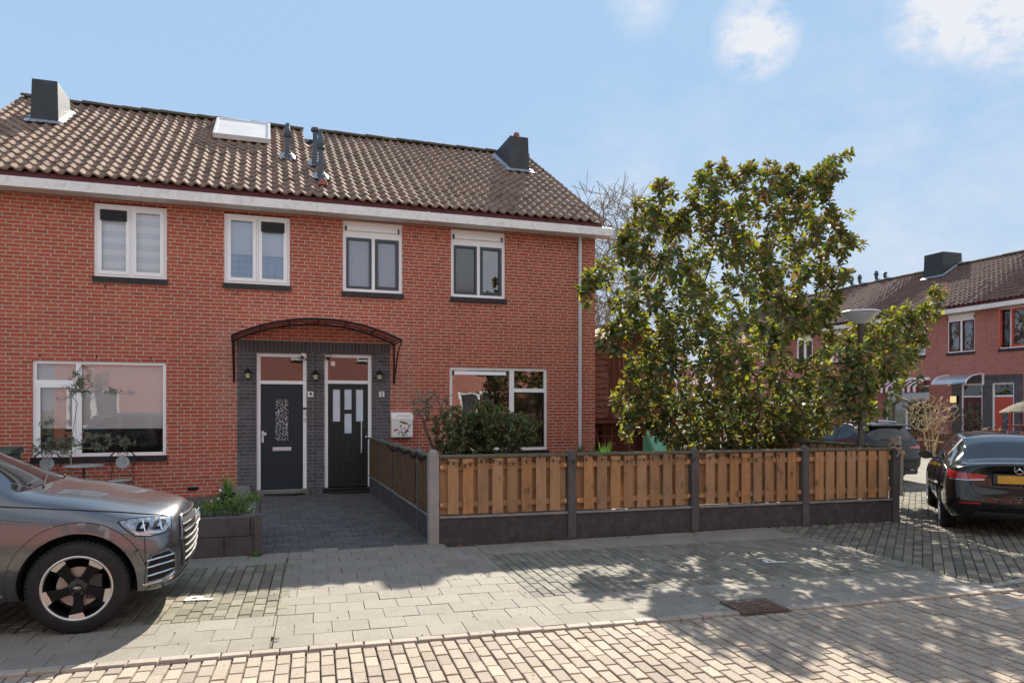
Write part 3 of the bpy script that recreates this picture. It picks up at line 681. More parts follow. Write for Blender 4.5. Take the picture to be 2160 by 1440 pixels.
sh4 = MB().plate(-.60, .957, -.2, 2.98, [(-.22, .78, -.2, 2.94)], -.003, .27).build('door_surround', M['dark_brick'], h4)
MB().box(-.60, .957, -.0035, .27, 2.982, 3.2).build('soldier_course', M['soldier'], sh4)
window(h4, -3.20, -1.91, WZ[0], 5.78, [(0, .485, 0, 1, 'clear+zebrablind+grille', 'white', .075), (.515, 1, 0, 1, 'clear+zebrablind', 'white', .075)])
window(h4, -.85, .44, WZ[0], 5.78, [(0, .485, 0, 1, 'clear+tilefrost', 'white', .075), (.515, 1, 0, 1, 'clear+tilefrost+grille', 'white', .075)])
window(h4, -4.23, -1.92, .86, 2.71, [(0, .30, .82, 1, 'clear+blind', None), (0, .30, 0, .77, 'clear+blind:.35', 'white', .06), (.345, 1, 0, 1, 'clear+blind:.27', None)], fw=.065)
door(h4, -.22, .78, .10, 2.94, 2.30, 'door_navy', 'plain')
MB().box(-.26, .82, -.12, .05, -.02, .1).build('doorstep', M['conc'], h4, bevel=.01)
MB().box(-1.53, -1.33, -.004, .05, .14, .21).build('air_brick', M['archdark'], h4)
chimney(rf4, -4.98, -4.48, 2.8, 3.88, 9.13)
flue(rf4, .44, 2.02, .84); flue(rf4, 1.05, 1.67, .90, .055, 'flat')
pz = 6.17+T_*(2.95+.44)
pnl = MB(); a_ = math.atan(T_); PM = Matrix.Translation((-.6, 3.78, 6.17+T_*(3.78+.44)+.13)) @ Matrix.Rotation(a_, 4, 'X')
pnl.box(-.62, .62, -.92, .92, -.05, .04, PM); sp_ = pnl.build('roof_window', M['solar'], rf4, bevel=.01)
MB().plate(-.66, .66, -.96, .96, [(-.60, .60, -.90, .90)], -.06, .055, PM @ Matrix.Rotation(R(-90), 4, 'X') @ Matrix.Scale(1, 4)).build('roof_window_rim', M['solar'], sp_)

h2 = empty('brick_house', (0, DY, 0), 0, 'right half of the red brick pair, with the dark green panelled door and downpipe', 'house', 'red brick houses in the street')
hl2 = [(1.52, 2.81, 4.30, 5.83), (3.90, 5.19, 4.30, 5.83), (3.87, 6.23, .82, 2.73), (.958, 2.53, -.2, 3.2)]
w2x = [(x, 5.55) for x in (1.15, 3.1, 3.55, 5.5, 6.15, 6.8)]+[(x, 4.08) for x in (1.9, 2.6, 4.1, 4.95)]+[(x, 2.78) for x in (4.1, 4.9, 5.8, 6.1)]+[(1.5, 3.72), (2.1, 3.6)]
shell(h2, .964, 7.46, hl2, 10.2, 4.75, 9.33, 'brick', w2x, gable=(False, True))
rf2, _, _ = roof(h2, 1.30, 7.52, 4.75)
eaves(h2, .965, 7.46, seams=(3.3,), end=.26)
sh2 = MB().plate(.963, 2.53, -.2, 2.98, [(1.14, 2.14, -.2, 2.95)], -.003, .27).build('door_surround', M['dark_brick'], h2)
MB().box(.963, 2.53, -.0035, .27, 2.982, 3.2).build('soldier_course', M['soldier'], sh2)
for (a, b) in ((1.52, 2.81), (3.90, 5.19)):
    k = ('mauve', 'mauve') if a < 3 else ('screen', 'wavy')
    window(h2, a, b, 4.30, 5.83, [(0, .48, 0, .80, k[0], 'sash', .055), (.54, 1, 0, .80, k[1], 'sash', .07)], vent=(a+.07, b-.09, 5.62), fw=.075)
window(h2, 3.87, 6.23, .82, 2.73, [(0, .615, 0, 1, 'wavy', None), (.665, 1, .77, 1, 'wavy', None), (.665, 1, 0, .72, 'screen', 'black', .025)], fw=.07, vent=(3.96, 5.23, 2.55))
door(h2, 1.14, 2.14, .10, 2.95, 2.32, 'door_green', 'panelled')
MB().box(1.10, 2.18, -.1, .05, -.02, .1).build('doorstep', M['black'], h2, bevel=.01)
chimney(rf2, 6.35, 6.88, 3.12, 4.5, 9.33, pot=True)
flue(rf2, 1.11, .70, 1.08)
MB().lathe([(0, .12), (.07, .11), (.1, .05), (.1, -.02)], (1.12, .16, 6.17+T_*.6+.05), 14).build('roof_vent', M['terracotta'], rf2, smooth=True)
dp = MB().tube([(7.03, -.08, 5.9), (7.03, -.08, 4.0)], .042, 14).tube([(7.03, -.08, 4.0), (7.03, -.08, -.02)], .04, 14)
for z in (4.9, 3.95, 2.2, .9): dp.lathe([(.05, -.02), (.05, .02)], (7.03, -.08, z), 14).box(7.0, 7.06, -.04, 0.0, z-.015, z+.015)
dp.build('downpipe', M['downpipe'], h2, smooth=True)

# ---- row across the side street (facades face -X, seen behind the garden)
def row_house(y_near, label, mirror, wins, doorspec=None, awn=None, detail=True, chim=None, seg=4, wd=6.48):
    """the facade runs from world Y=y_near (local x = wd) to y_near+wd (local x = 0)"""
    o = empty('brick_house', (28.2, y_near+wd, 0), R(-90), label, 'house', 'red brick houses in the street')
    holes = [(q[0], q[1], q[2], q[3]) for q in wins]
    if doorspec: holes.append((doorspec[0], doorspec[1], -.2, 3.15))
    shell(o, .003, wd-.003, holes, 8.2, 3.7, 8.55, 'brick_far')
    rf, _, _ = roof(o, 0, wd, 3.7, 'tile_far', nrow=15, seg=seg)
    eaves(o, 0, wd, seams=(wd*.45,))
    for q in wins: window(o, q[0], q[1], q[2], q[3], q[4], **(q[5] if len(q) > 5 else {}))
    if doorspec:
        a, b, d0, d1, lm, st = doorspec
        s_ = MB().plate(a, b, -.2, 2.93, [(d0, d1, -.2, 2.83)], -.003, .27).build('door_surround', M['dark_brick'], o)
        MB().box(a, b, -.0035, .27, 2.932, 3.15).build('soldier_course', M['soldier'], s_)
        door(o, d0, d1, .1, 2.83, 2.25, lm, st)
    if chim: chimney(rf, *chim)
    return o, rf
two = [(0, .46, 0, .84, 'wavy', 'wine', .06), (.54, 1, 0, .84, 'wavy', 'wine', .06)]
twog = [(0, .47, 0, .84, 'wavy', 'white', .05), (.53, 1, 0, .84, 'wavy', 'white', .05)]
# number 4 of the far row: Y 22.18 .. 28.7, local x = 28.66 - Y
L = lambda Y: 28.66-Y
rA, rfA = row_house(22.18, 'far row house with the red striped awning, wine red door and lit porch lamp', 0,
    [(L(24.03), L(22.73), 4.19, 5.84, two, dict(vent=(L(24.0), L(22.76), 5.62))), (L(26.5), L(25.14), 4.19, 5.84, twog), (L(27.38), L(24.94), .82, 2.85, [(0, 1, .72, 1, 'wavy+blind', None), (0, .46, 0, .68, 'clear+curtain', None), (.5, 1, 0, .68, 'clear+curtain', None)])],
    (L(23.80), 6.476, L(23.37), L(22.38), 'wine', 'glazed'), chim=(L(27.8), L(26.72), 2.9, 4.1, 9.4))
L = lambda Y: 22.18-Y
rB, rfB = row_house(15.70, 'far row house with the coral red door and red open casement, at the right edge', 0,
    [(L(21.64), L(20.3), 4.19, 5.84, [(0, .3, 0, 1, 'clear', None), (.34, 1, 0, 1, 'wavy', 'orange', .08)]), (L(18.9), L(17.6), 4.19, 5.84, twog), (L(19.5), L(17.1), .82, 2.85, [(0, .6, 0, 1, 'wavy', None), (.65, 1, 0, 1, 'wavy', None)])],
    (.004, L(20.66), L(21.97), L(21.03), 'orange', 'coral'))
# the casement standing open
cs = MB(); CM = Matrix.Translation((L(21.64)+.06, .04, 4.27)) @ Matrix.Rotation(R(-62), 4, 'Z')
cs.plate(0, .42, 0, 1.5, [(.07, .35, .07, 1.43)], -.025, .025, CM); oc = cs.build('open_casement', M['orange'], rB)
MB().add([CM @ Vector(v) for v in ((.07, 0, .07), (.35, 0, .07), (.35, 0, 1.43), (.07, 0, 1.43))], [(0, 1, 2, 3)]).build('pane', M['glass'], oc, fix=False)
L = lambda Y: 35.14-Y
rC, rfC = row_house(28.66, 'far row house with the small red framed ground floor window, third from the right', 0,
    [(L(30.4), L(29.3), 1.1, 2.4, [(0, .46, 0, 1, 'wavy', 'orange', .08), (.5, 1, 0, 1, 'wavy', 'orange', .08)]), (L(31.2), L(29.9), 4.19, 5.84, [(0, .46, 0, .9, 'wavy', 'orange', .07), (.54, 1, 0, .9, 'wavy', 'orange', .07)]), (L(33.6), L(32.3), 4.19, 5.84, twog)],
    (L(35.13), L(33.0), L(34.6), L(33.6), 'door_navy', 'plain'))
L = lambda Y: 41.62-Y
rD, rfD = row_house(35.14, 'fourth house of the far row, mostly hidden behind the magnolia', 0,
    [(L(37.2), L(35.9), 4.19, 5.84, twog), (L(39.9), L(38.6), 4.19, 5.84, twog), (L(39.9), L(37.5), .82, 2.85, [(0, .6, 0, 1, 'wavy', None), (.65, 1, 0, 1, 'wavy', None)])])
MB().tube([(.15, -.08, 5.9), (.15, -.08, 0)], .045, 10).build('downpipe', M['downpipe'], rA, smooth=True)
for (v, u_, hh, kk) in ((33.6, .9, .42, 'flat'), (33.0, .9, .6, 'cone'), (31.8, .9, .6, 'cone'), (31.2, .9, .42, 'flat')):
    flue(rfC, 35.14-v, 3.9, hh, .09, kk, mat='pvc')
# ---- opposite terrace behind the viewer: only its reflection reaches the picture
def opp(x0, label, seed):
    o = empty('brick_house', (x0, -8.0, 0), R(180), label, 'house')
    wd = 6.5; hs = [(.8, 2.1, 4.3, 5.8), (3.9, 5.2, 4.3, 5.8), (3.7, 6.0, .8, 2.7), (.6, 1.6, -.2, 2.9)]
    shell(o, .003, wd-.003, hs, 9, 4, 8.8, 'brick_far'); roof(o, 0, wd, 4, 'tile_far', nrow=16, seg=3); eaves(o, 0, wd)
    for q in hs[:3]: window(o, *q, [(0, .47, 0, 1, 'clear+blind', 'white', .06), (.53, 1, 0, 1, 'clear+blind', 'white', .06)])
    door(o, .6, 1.6, .1, 2.9, 2.3, 'door_navy', 'plain')
for i, lb in enumerate(('terrace house across the street behind the viewer, leftmost one, seen in the panes', 'terrace house across the street behind the viewer, second from left, seen in the panes', 'terrace house across the street behind the viewer, third from left, seen in the panes', 'terrace house across the street behind the viewer, third from right, seen in the panes', 'terrace house across the street behind the viewer, second from right, seen in the panes', 'terrace house across the street behind the viewer, rightmost one, seen in the panes')):
    opp(-3.2+6.5*i, lb, i)

# ------------------------------------------------------------------ fittings on the facade
def lantern(loc, label):
    o = empty('wall_lantern', loc, 0, label, 'wall lamp', 'black lanterns beside the doors')
    MB().box(-.03, .03, -.012, 0, -.06, .1).tube([(0, -.01, .06), (0, -.07, .1), (0, -.10, .08)], .008).build('bracket', M['blackmetal'], o)
    f = MB().lathe([(0, .15), (.012, .145), (.012, .12), (.035, .10), (.085, .035), (.09, .025), (.07, .025)], (0, -.1, 0), 6)
    f.lathe([(0, -.11), (.03, -.10), (.045, -.085), (.045, -.075), (0, -.075)], (0, -.1, 0), 6)
    for k in range(6):
        a = 2*math.pi*k/6; f.tube([(.066*math.cos(a), -.1+.066*math.sin(a), .03), (.043*math.cos(a), -.1+.043*math.sin(a), -.08)], .0045, 5)
    f.build('lamp_cage', M['blackmetal'], o)
    MB().lathe([(.06, .028), (.038, -.078)], (0, -.1, 0), 6).build('lamp_glass', M['candle'], o)
    return o
for (u, v, lb) in ((523, 790, 'black wall lantern left of the plain charcoal blue door'), (665, 793, 'black wall lantern on the dark brick pier between the two doors'), (799, 793, 'black wall lantern right of the dark green panelled door')):
    p = onY(u, v, DY); lantern((p.x, DY-.004, p.z), lb)
def text_curve(txt, size, depth, name, mat, parent=None, loc=(0, 0, 0), rot=(R(90), 0, 0), off=0.0):
    cu = bpy.data.curves.new(name, 'FONT'); cu.body = txt; cu.size = size; cu.extrude = depth; cu.align_x = 'CENTER'; cu.align_y = 'CENTER'; cu.offset = off
    t = bpy.data.objects.new(name, cu); C.objects.link(t); bpy.context.view_layer.update()
    me = bpy.data.meshes.new_from_object(t.evaluated_get(bpy.context.evaluated_depsgraph_get())); bpy.data.objects.remove(t); me.materials.clear(); me.materials.append(mat)
    o = bpy.data.objects.new(name, me); C.objects.link(o); o.parent = parent; o.location = loc; o.rotation_euler = rot; return o
def number(loc, rz, n, label, s=.115):
    o = empty('house_number_plate', loc, rz, label, 'house number')
    MB().box(-s/2, s/2, -.008, 0, -s/2, s/2).build('plate', M['cream'], o)
    text_curve(n, s*1.05, .0015, 'numeral', M['black'], o, (0, -.01, 0), off=.002)
    if n == '4':
        for x in (-s*.42, s*.42): MB().box(x-.004, x+.004, -.0095, -.008, -.004, .004).build('screw', M['black'], o)
p = onY(655, 831, DY); number((p.x, DY-.004, p.z), 0, '4', 'small white plate with a black 4 on the dark brick pier between the doors')
p = onY(805, 831, DY); number((p.x, DY-.004, p.z), 0, '2', 'small white plate with a black 2 right of the green door')
p = onX(2015, 855, 28.2); number((28.19, p.y, p.z), R(-90), '4', 'white plate with a 4 below the lit porch lamp across the street', .16)
p = onX(2148, 853, 28.2); number((28.19, p.y, p.z), R(-90), '2', 'white plate with a 2 beside the coral red door across the street', .16)
g = G('lit_porch_glass'); e_ = g.n('ShaderNodeEmission', {0: (1, .72, .35, 1), 1: .32}); g.t.links.new(e_.outputs[0], g.out.inputs[0]); M['lit'] = g.m
p = onX(2015, 842, 28.2); o = empty('porch_lamp', (28.19, p.y, p.z), R(-90), 'square porch lamp glowing warm above the number 4 across the street', 'wall lamp')
MB().box(-.17, .17, -.1, 0, -.17, .17).build('lamp_base', M['blackmetal'], o); MB().box(-.14, .14, -.13, -.101, -.14, .14).build('lamp_glass', M['lit'], o)
p = onY(703, 766, DY); tag(MB().box(-.045, .045, -.003, 0, -.05, .05).box(-.03, .03, -.004, -.0031, .012, .035).build('camera_notice', [M['cream']], None, loc=(p.x, DY+.085, p.z)), 'small white camera notice in the pane over the green door', 'sticker')
# cameras
def dome(loc, label, ball):
    o = empty('security_camera', loc, 0, label, 'camera', 'security cameras over the doors')
    MB().lathe([(0, 0), (.075, 0), (.075, -.03), (.06, -.045)] if ball else [(0, 0), (.078, 0), (.075, -.025), (.05, -.06)], (0, 0, 0), 20, Matrix.Rotation(R(90 if ball else 20), 4, 'X')).build('housing', M['cream'], o, smooth=True)
    if ball:
        b = MB().lathe([(.0, .075), (.035, .066), (.06, .043), (.072, 0), (.06, -.043), (.03, -.068), (0, -.073)], (0, -.07, 0), 20); b.build('camera_ball', M['cream'], o, smooth=True)
        MB().lathe([(0, -.02), (.03, -.015), (.036, 0)], (-.03, -.135, -.02), 16, ax='y').build('lens', M['black'], o, smooth=True)
    else:
        MB().lathe([(.05, -.045), (.042, -.085), (.02, -.105), (0, -.108)], (0, -.01, 0), 18).build('lens_dome', M['carglass'], o, smooth=True)
dome((onY(640, 752, DY).x, DY+.03, onY(640, 752, DY).z), 'white ball camera over the charcoal blue door', True)
dome((onY(692, 750, DY).x, DY-.0, onY(692, 748, DY).z), 'white dome camera with dark lens over the green door', False)
p = onY(643, 868, DY); o = empty('door_bell', (p.x, DY+.045, p.z), 0, 'white video doorbell on the right post of the charcoal blue door', 'doorbell')
MB().box(-.03, .03, -.025, 0, -.06, .045).build('bell_body', M['cream'], o, bevel=.006); MB().box(-.03, .03, -.028, 0, .046, .09).build('bell_camera', M['black'], o, bevel=.006)
MB().lathe([(0, -.004), (.014, -.003), (.016, .002)], (0, -.026, -.02), 12, ax='y').build('bell_button', M['steel'], o)
p = onY(643, 884, DY); o = empty('key_switch', (p.x, DY+.045, p.z), 0, 'small beige push box right below the video doorbell', 'switch')
MB().box(-.022, .022, -.02, 0, -.045, .04).build('switch_body', M['steel'], o, bevel=.004); MB().lathe([(0, -.005), (.009, -.004), (.01, 0)], (0, -.021, 0), 10, ax='y').build('switch_button', M['candle'], o)
# mailbox with painted bird and flowers
p0, p1 = onY(824, 870, DY), onY(868, 922, DY); mw, mh = (p1.x-p0.x), (p0.z-p1.z)
o = empty('mailbox', ((p0.x+p1.x)/2, DY-.004, p1.z), 0, 'white enamel mailbox painted with a bird and pink flowers', 'mailbox')
pf = [(0, 0)]+[(-.115-.03*math.sin(a), .03-.03*math.cos(a)) for a in (0, .5, 1.0, 1.57)]+[(-.145, mh-.13)]+[(-.145+.12*(1-math.cos(a)), mh-.13+.13*math.sin(a)) for a in (.4, .8, 1.2, 1.57)]+[(0, mh)]
MB().prism(pf, mw, 'x', -mw/2).build('box_body', M['cream'], o, bevel=.004)
lp = [(-.152, mh-.155), (-.150, mh-.12), (-.135, mh-.07), (-.10, mh-.02), (-.03, mh+.008), (0, mh+.01), (0, mh-.002), (-.03, mh-.004), (-.095, mh-.03), (-.13, mh-.075), (-.144, mh-.12), (-.147, mh-.155)]
MB().prism(lp, mw+.02, 'x', -mw/2-.01).build('lid', M['cream'], o)
def daub(name, shapes, mat, y): 
    b = MB()
    for sh in shapes:
        b.prism([(x*mw-mw/2, z*mh) for x, z in sh], -.0015, 'y', y)
    b.build(name, mat, o)
def blob(cx, cz, rx, rz_, a=0, n=9): return [(cx+rx*math.cos(t)*math.cos(a)-rz_*math.sin(t)*math.sin(a), cz+rx*math.cos(t)*math.sin(a)*.8+rz_*math.sin(t)*math.cos(a)) for t in [2*math.pi*k/n for k in range(n)]]
M['pink'] = simple('faded_pink_print', 'b0485a', .5, .2, 30); M['leafprint'] = simple('grey_green_print', '55605c', .5, .2, 30); M['birdprint'] = simple('brown_print', '8a5638', .5, .2, 30)
daub('flower_print', [blob(.16, .30, .08, .04, .4), blob(.25, .33, .06, .035, -.5), blob(.72, .27, .1, .06), blob(.42, .47, .04, .05), blob(.60, .36, .05, .035)], M['pink'], -.146)
daub('stem_print', [blob(.5, .2, .06, .02, .9), blob(.4, .24, .07, .02, -.5), blob(.62, .2, .08, .022, .5), blob(.8, .42, .09, .02, 1.1), blob(.86, .5, .06, .02, .2), blob(.55, .1, .06, .025), blob(.35, .14, .06, .02, 1), blob(.7, .12, .05, .02, .6), blob(.3, .2, .05, .018, .2)]+[[(.55, .05), (.58, .05), (.9, .52), (.88, .54)], [(.5, .1), (.53, .1), (.45, .45), (.43, .45)]], M['leafprint'], -.1475)
daub('bird_print', [blob(.58, .6, .14, .045, -.25), blob(.45, .64, .05, .035), [(.42, .655), (.34, .66), (.42, .63)], [(.66, .56), (.82, .5), (.74, .6)]], M['birdprint'], -.149)
daub('lid_print', [blob(.25+.085*k, .86+.03*(k % 2), .035, .018, k) for k in range(8)], M['leafprint'], -.137)
# doormats
def halfmat(name, x, y, r, label, tray=False):
    pts = [(r*math.cos(a), -r*.62*math.sin(a)) for a in [math.pi*k/14 for k in range(15)]]
    o = tag(MB().prism(pts, .022, 'z', .003).build(name, M['mat'], None, loc=(x, y, .004)), label, 'doormat'); return o
halfmat('doormat', .33, DY-.13, .40, 'dark half round doormat before the charcoal blue door')
halfmat('doormat', 1.66, DY-.11, .46, 'black half round doormat before the green panelled door')
# curved canopy over both doors
cx0, cx1, cz, ca_ = -.66, 2.62, 3.19, .38
o = empty('door_canopy', ((cx0+cx1)/2, DY, cz), 0, 'wide curved smoked canopy in a black frame over both front doors', 'canopy')
hw = (cx1-cx0)/2; Rr = (hw*hw+ca_*ca_)/(2*ca_); am = math.asin(hw/Rr)
def arc(y, dz_=0, n=40, k=1.0): return [(Rr*math.sin(a)*k, y, Rr*math.cos(a)-(Rr-ca_)+dz_) for a in [-am+2*am*i/n for i in range(n+1)]]
MB().tube(arc(-.02), .018, 6).build('rear_rim', M['blackmetal'], o); MB().tube(arc(-1.0), .02, 6).build('front_rim', M['blackmetal'], o)
for q in range(7):
    a = -am+2*am*q/6; px, pz_ = Rr*math.sin(a), Rr*math.cos(a)-(Rr-ca_)
    MB().tube([(px, -.02, pz_-.004), (px, -1.0, pz_-.004)], .014, 6).build('canopy_rib', M['blackmetal'], o)
sm = MB(); A, B_ = arc(-.03, .022), arc(-.99, .022)
for i in range(40): sm.add([A[i], A[i+1], B_[i+1], B_[i]], [(0, 1, 2, 3)])
M['smoke'] = glass_mat('smoked_polycarbonate', tint=(.34, .24, .21), base=.06, k=1.0, rough=.15)
sm.build('canopy_sheet', M['smoke'], o, fix=False)
for s_ in (-1, 1):
    x = s_*hw
    MB().box(x-.02, x+.02, -.03, -.0, -.86, .0).tube([(x, -.015, -.82), (x, -.55, -.2), (x, -.98, -.01)], .014, 6).tube([(x, -.02, -.01), (x, -.99, -.01)], .014, 6).build('bracket', M['blackmetal'], o)

# ------------------------------------------------------------------ fences round the garden
def colour_points(ob, fn):
    me = ob.data; a = me.color_attributes.new('Col', 'FLOAT_COLOR', 'POINT'); n = len(me.vertices)
    a.data.foreach_set('color', np.array(fn(n), dtype=np.float32).reshape(-1))
def post(fe, x, y, h, s, mat, top='round', name='post'):
    b = MB(); r = s/2; z1 = h-.05
    b.box(x-r, x+r, y-r, y+r, -.1, z1)
    rr = [(r*1.35*math.cos(a), z1+.0+.06*math.sin(a)) for a in [math.pi/2*k/4 for k in range(5)]]
    b.lathe([(r*.98, z1+.001), (r*.9, z1+.03), (r*.6, z1+.055), (0, z1+.065)], (x, y, 0), 12)
    return b.build(name, M[mat], fe, bevel=.008)
def panel(fe, p, q, z0, z1, mat, pitch=.2, bw=.145, thick=.018, capm='cap', base='conc_dark', double=True, capw=.11, zb=.33):
    """board-on-board panel between points p and q (world xy relative to the fence root)"""
    d = Vector((q[0]-p[0], q[1]-p[1], 0)); L_ = d.length; an = math.atan2(d.y, d.x); T = Matrix.Translation((p[0], p[1], 0)) @ Matrix.Rotation(an, 4, 'Z')
    n = max(2, int(round((L_-.16)/pitch))); st = (L_-.16)/n; b = MB(); cid = []
    def bd(*a):
        k = len(b.v); b.box(*a, M=T); c = [random.random(), random.random(), random.random(), 1]; cid.extend([c]*(len(b.v)-k))
    for i in range(n+1):
        x = .08+st*i; 
        if double: bd(max(0.01, x-bw*.5), min(L_-.01, x+bw*.5), .02, .02+thick, z0, z1-.004)
    for i in range(n):
        x = .08+st*(i+.5); jz = random.uniform(-.006, .006); bd(x-bw/2+random.uniform(-.004, .004), x+bw/2, -.045, -.045+thick, z0+.008+jz, z1-.01+jz*.5)
    for z in (z0+.1, z1-.16): bd(.01, L_-.01, -.0265, .0195, z, z+.075)
    o = b.build('board_panel', M[mat], fe); colour_points(o, lambda n_: cid)
    c = MB().box(-.0, L_, -.06, capw-.06, z1, z1+.038, M=T).build('cap_rail', M[capm], fe, bevel=.004)
    k = MB().box(.0, L_, -.03, .03, -.05, zb, M=T); k.mi = 1; k.box(.0, L_, -.05, .03, zb+.001, zb+.034, M=T); k = k.build('base_board', [M[base], M['conc']], fe, bevel=.004)
    for z in (z0+.14, z1-.12):
        for x in (.03, L_-.03):
            MB().box(x-.022, x+.022, -.03, -.0275, z-.018, z+.018, M=T).build('bracket', M['brassy'], fe)
M['brassy'] = simple('zinc_bracket', 'c09a6e', .4, .2, 30, metal=.6)
F = [Vector((2.09, 9.46, 0)), Vector((4.01, 9.34, 0)), Vector((5.94, 9.27, 0)), Vector((7.83, 9.16, 0)), Vector((9.47, 9.04, 0))]
fr = empty('garden_fence', F[0], 0, 'front garden fence of brown board panels between dark concrete posts', 'fence')
rel = [p-F[0] for p in F]
post(fr, -.01, .0, 1.235, .135, 'conc_pale')
for p in rel[1:4]: post(fr, p.x, p.y, 1.22, .12, 'conc_post')
post(fr, rel[4].x+.02, rel[4].y, 1.21, .11, 'conc_post')
for i in range(4):
    a, b = rel[i], rel[i+1]; d = (b-a).normalized(); panel(fr, (a+d*.068)[:2], (b-d*.062)[:2], .375, 1.135, 'fence')
# left run beside the path
S = [onG(806, 1054.5), onG(829, 1079), onG(878, 1119)]
S = [Vector((2.13, p.y, 0)) for p in S]
fs = empty('side_fence', (2.10, 9.5, 0), 0, 'weathered grey brown fence beside the path to the front doors', 'fence')
ys = [9.56]+[p.y for p in S][::-1]+[15.82]
for i in range(len(ys)-1):
    a, b = ys[i]-9.5, ys[i+1]-9.5
    panel(fs, (0, b-.03), (0, a+.03), .36, 1.13, 'fence_old', pitch=.15, bw=.105, double=True, capm='cap', base='conc_dark')
    if i: 
        MB().box(-.035, .035, a-.03, a+.03, -.05, 1.14).build('post', M['zinc'], fs, bevel=.004); MB().lathe([(.05, 1.14), (.055, 1.17), (.03, 1.2), (0, 1.21)], (0, a, 0), 12).build('post_cap', M['zinc'], fs, smooth=True)
# right run
ft = empty('corner_fence', (9.47, 9.12, 0), 0, 'brown board fence running back along the side street from the corner post', 'fence')
yy = [0.03, 1.9, 3.8, 5.7]
for i in range(3):
    panel(ft, (0, yy[i+1]-.06), (0, yy[i]+.02), .375, 1.16, 'fence', base='conc_dark'); post(ft, 0, yy[i+1], 1.22, .11, 'conc_post')
# dead creeper / rope lump wound over the corner post
lump = MB(); rnd_ = random.Random(3)
for k in range(9):
    a0 = rnd_.uniform(0, 6.28); pts = []
    for i in range(9): a = a0+i*.8; pts.append((.075*math.cos(a)*(1+.3*rnd_.random()), .085*math.sin(a), -.12+.028*i+.05*math.sin(k+i)))
    lump.tube(pts, .014, 6)
lump.lathe([(.03, -.8), (.028, -.1)], (.085, -.05, 0), 8)
tag(lump.build('rope_coil', M['bark_pale'], None, smooth=True, loc=(9.50, 9.04, 1.2)), 'grey coiled rope wound round the top of the far corner post', 'rope')
# string lights sagging along the cap rail
def string_lights(pts, label, group):
    b = MB(); o = empty('string_lights', pts[0], 0, label, 'string lights', group); p0 = Vector(pts[0]); path = []
    for i in range(len(pts)-1):
        for k in range(16):
            t = k/16; q = Vector(pts[i]).lerp(Vector(pts[i+1]), t); path.append(q-p0+Vector((0, 0, -.07*math.sin(math.pi*t)*(1+.4*math.sin(i*3))+random.uniform(-.012, .012))))
    path.append(Vector(pts[-1])-p0); b.tube(path, .004, 4); b.build('cable', M['black'], o)
    bb = MB()
    for q in path[::2]: bb.lathe([(.008, 0), (.011, -.02), (.006, -.045), (0, -.05)], q, 6)
    x = bb.build('bulb_row', M['blackmetal'], o); x['kind'] = 'stuff'
fw_ = [F[0]+Vector((.1, -.085, 1.13)), F[0]+Vector((.7, -.11, 1.12)), F[1]+Vector((-.5, -.09, 1.14)), F[1]+Vector((.3, -.09, 1.13)), F[2]+Vector((-.6, -.09, 1.13)), F[2]+Vector((.5, -.09, 1.12)), F[3]+Vector((-.4, -.085, 1.14))]
string_lights(fw_, 'black string lights sagging along the top of the front fence', 'string lights on the fences')
string_lights([(2.02, y, 1.17) for y in (9.7, 10.3, 10.9, 11.8, 13.0)], 'tangled black string lights over the fence beside the path', 'string lights on the fences')
# lamp post inside the corner
lp_ = onY(1815, 940, 9.42)
o = empty('street_lamp', (lp_.x, 9.42, 0), 0, 'street lamp with a shallow glass bowl on a slim dark post in the garden corner', 'street lamp')
MB().lathe([(.065, -.05), (.06, 1.0), (.045, 1.05), (.04, 3.14), (.05, 3.16), (.05, 3.2), (0, 3.2)], (0, 0, 0), 16).build('lamp_post', simple('dark_olive_post', '3c3a30', .5, .1, 6), o, smooth=True)
lg = glass_mat('lamp_bowl_glass', tint=(.93, .95, .93), base=.22, k=1.4, rough=.15)
MB().lathe([(.06, 3.17), (.10, 3.2), (.2, 3.27), (.29, 3.34)], (0, 0, 0), 28).build('lamp_bowl', M['frost'], o, smooth=True)
MB().lathe([(.29, 3.345), (.305, 3.35), (.305, 3.365), (.26, 3.385), (.1, 3.40), (0, 3.405)], (0, 0, 0), 28).build('lamp_lid', M['downpipe'], o, smooth=True)
MB().lathe([(.04, 3.2), (.05, 3.22), (.05, 3.33), (0, 3.34)], (0, 0, 0), 14).build('light_source', M['cream'], o, smooth=True)

# ------------------------------------------------------------------ small street things
# drain grate
dc = onG(1590, 1279); o = empty('drain_grate', (dc.x, dc.y, .0), PA, 'rusty slotted iron drain grate set in the pavement edge', 'drain')
MB().box(-.24, .24, -.2, .2, -.03, .004).build('drain_frame', M['dust'], o)
gm = MB().plate(-.23, .23, -.19, .19, [(-.2+c*.135, -.2+c*.135+.115, -.17+r_*.062, -.17+r_*.062+.034) for c in range(3) for r_ in range(5)], 0, .014, Matrix(((1, 0, 0, 0), (0, 0, 1, 0), (0, 1, 0, .006), (0, 0, 0, 1))))
gm.build('grate', simple('rusty_iron', '6b5648', .8, .25, 12, dirt='4a3a30'), o)
# white parking letters painted on a tile
M['mark'] = simple('worn_white_marking', 'cfcac0', .85, .12, 20, dirt='8f8a80', dscale=12)
def pmark(u, v, rot, label):
    p = onG(u, v); o = text_curve('P', .34, .001, 'parking_letter', M['mark'], None, (p.x, p.y, .007), (0, 0, rot), off=.012); tag(o, label, 'road marking')
pmark(1635, 1184, R(75), 'worn white letter P on the pavers in front of the front fence')
pmark(425, 1262, R(80), 'worn white letter P on the pavers beside the grey car nose')
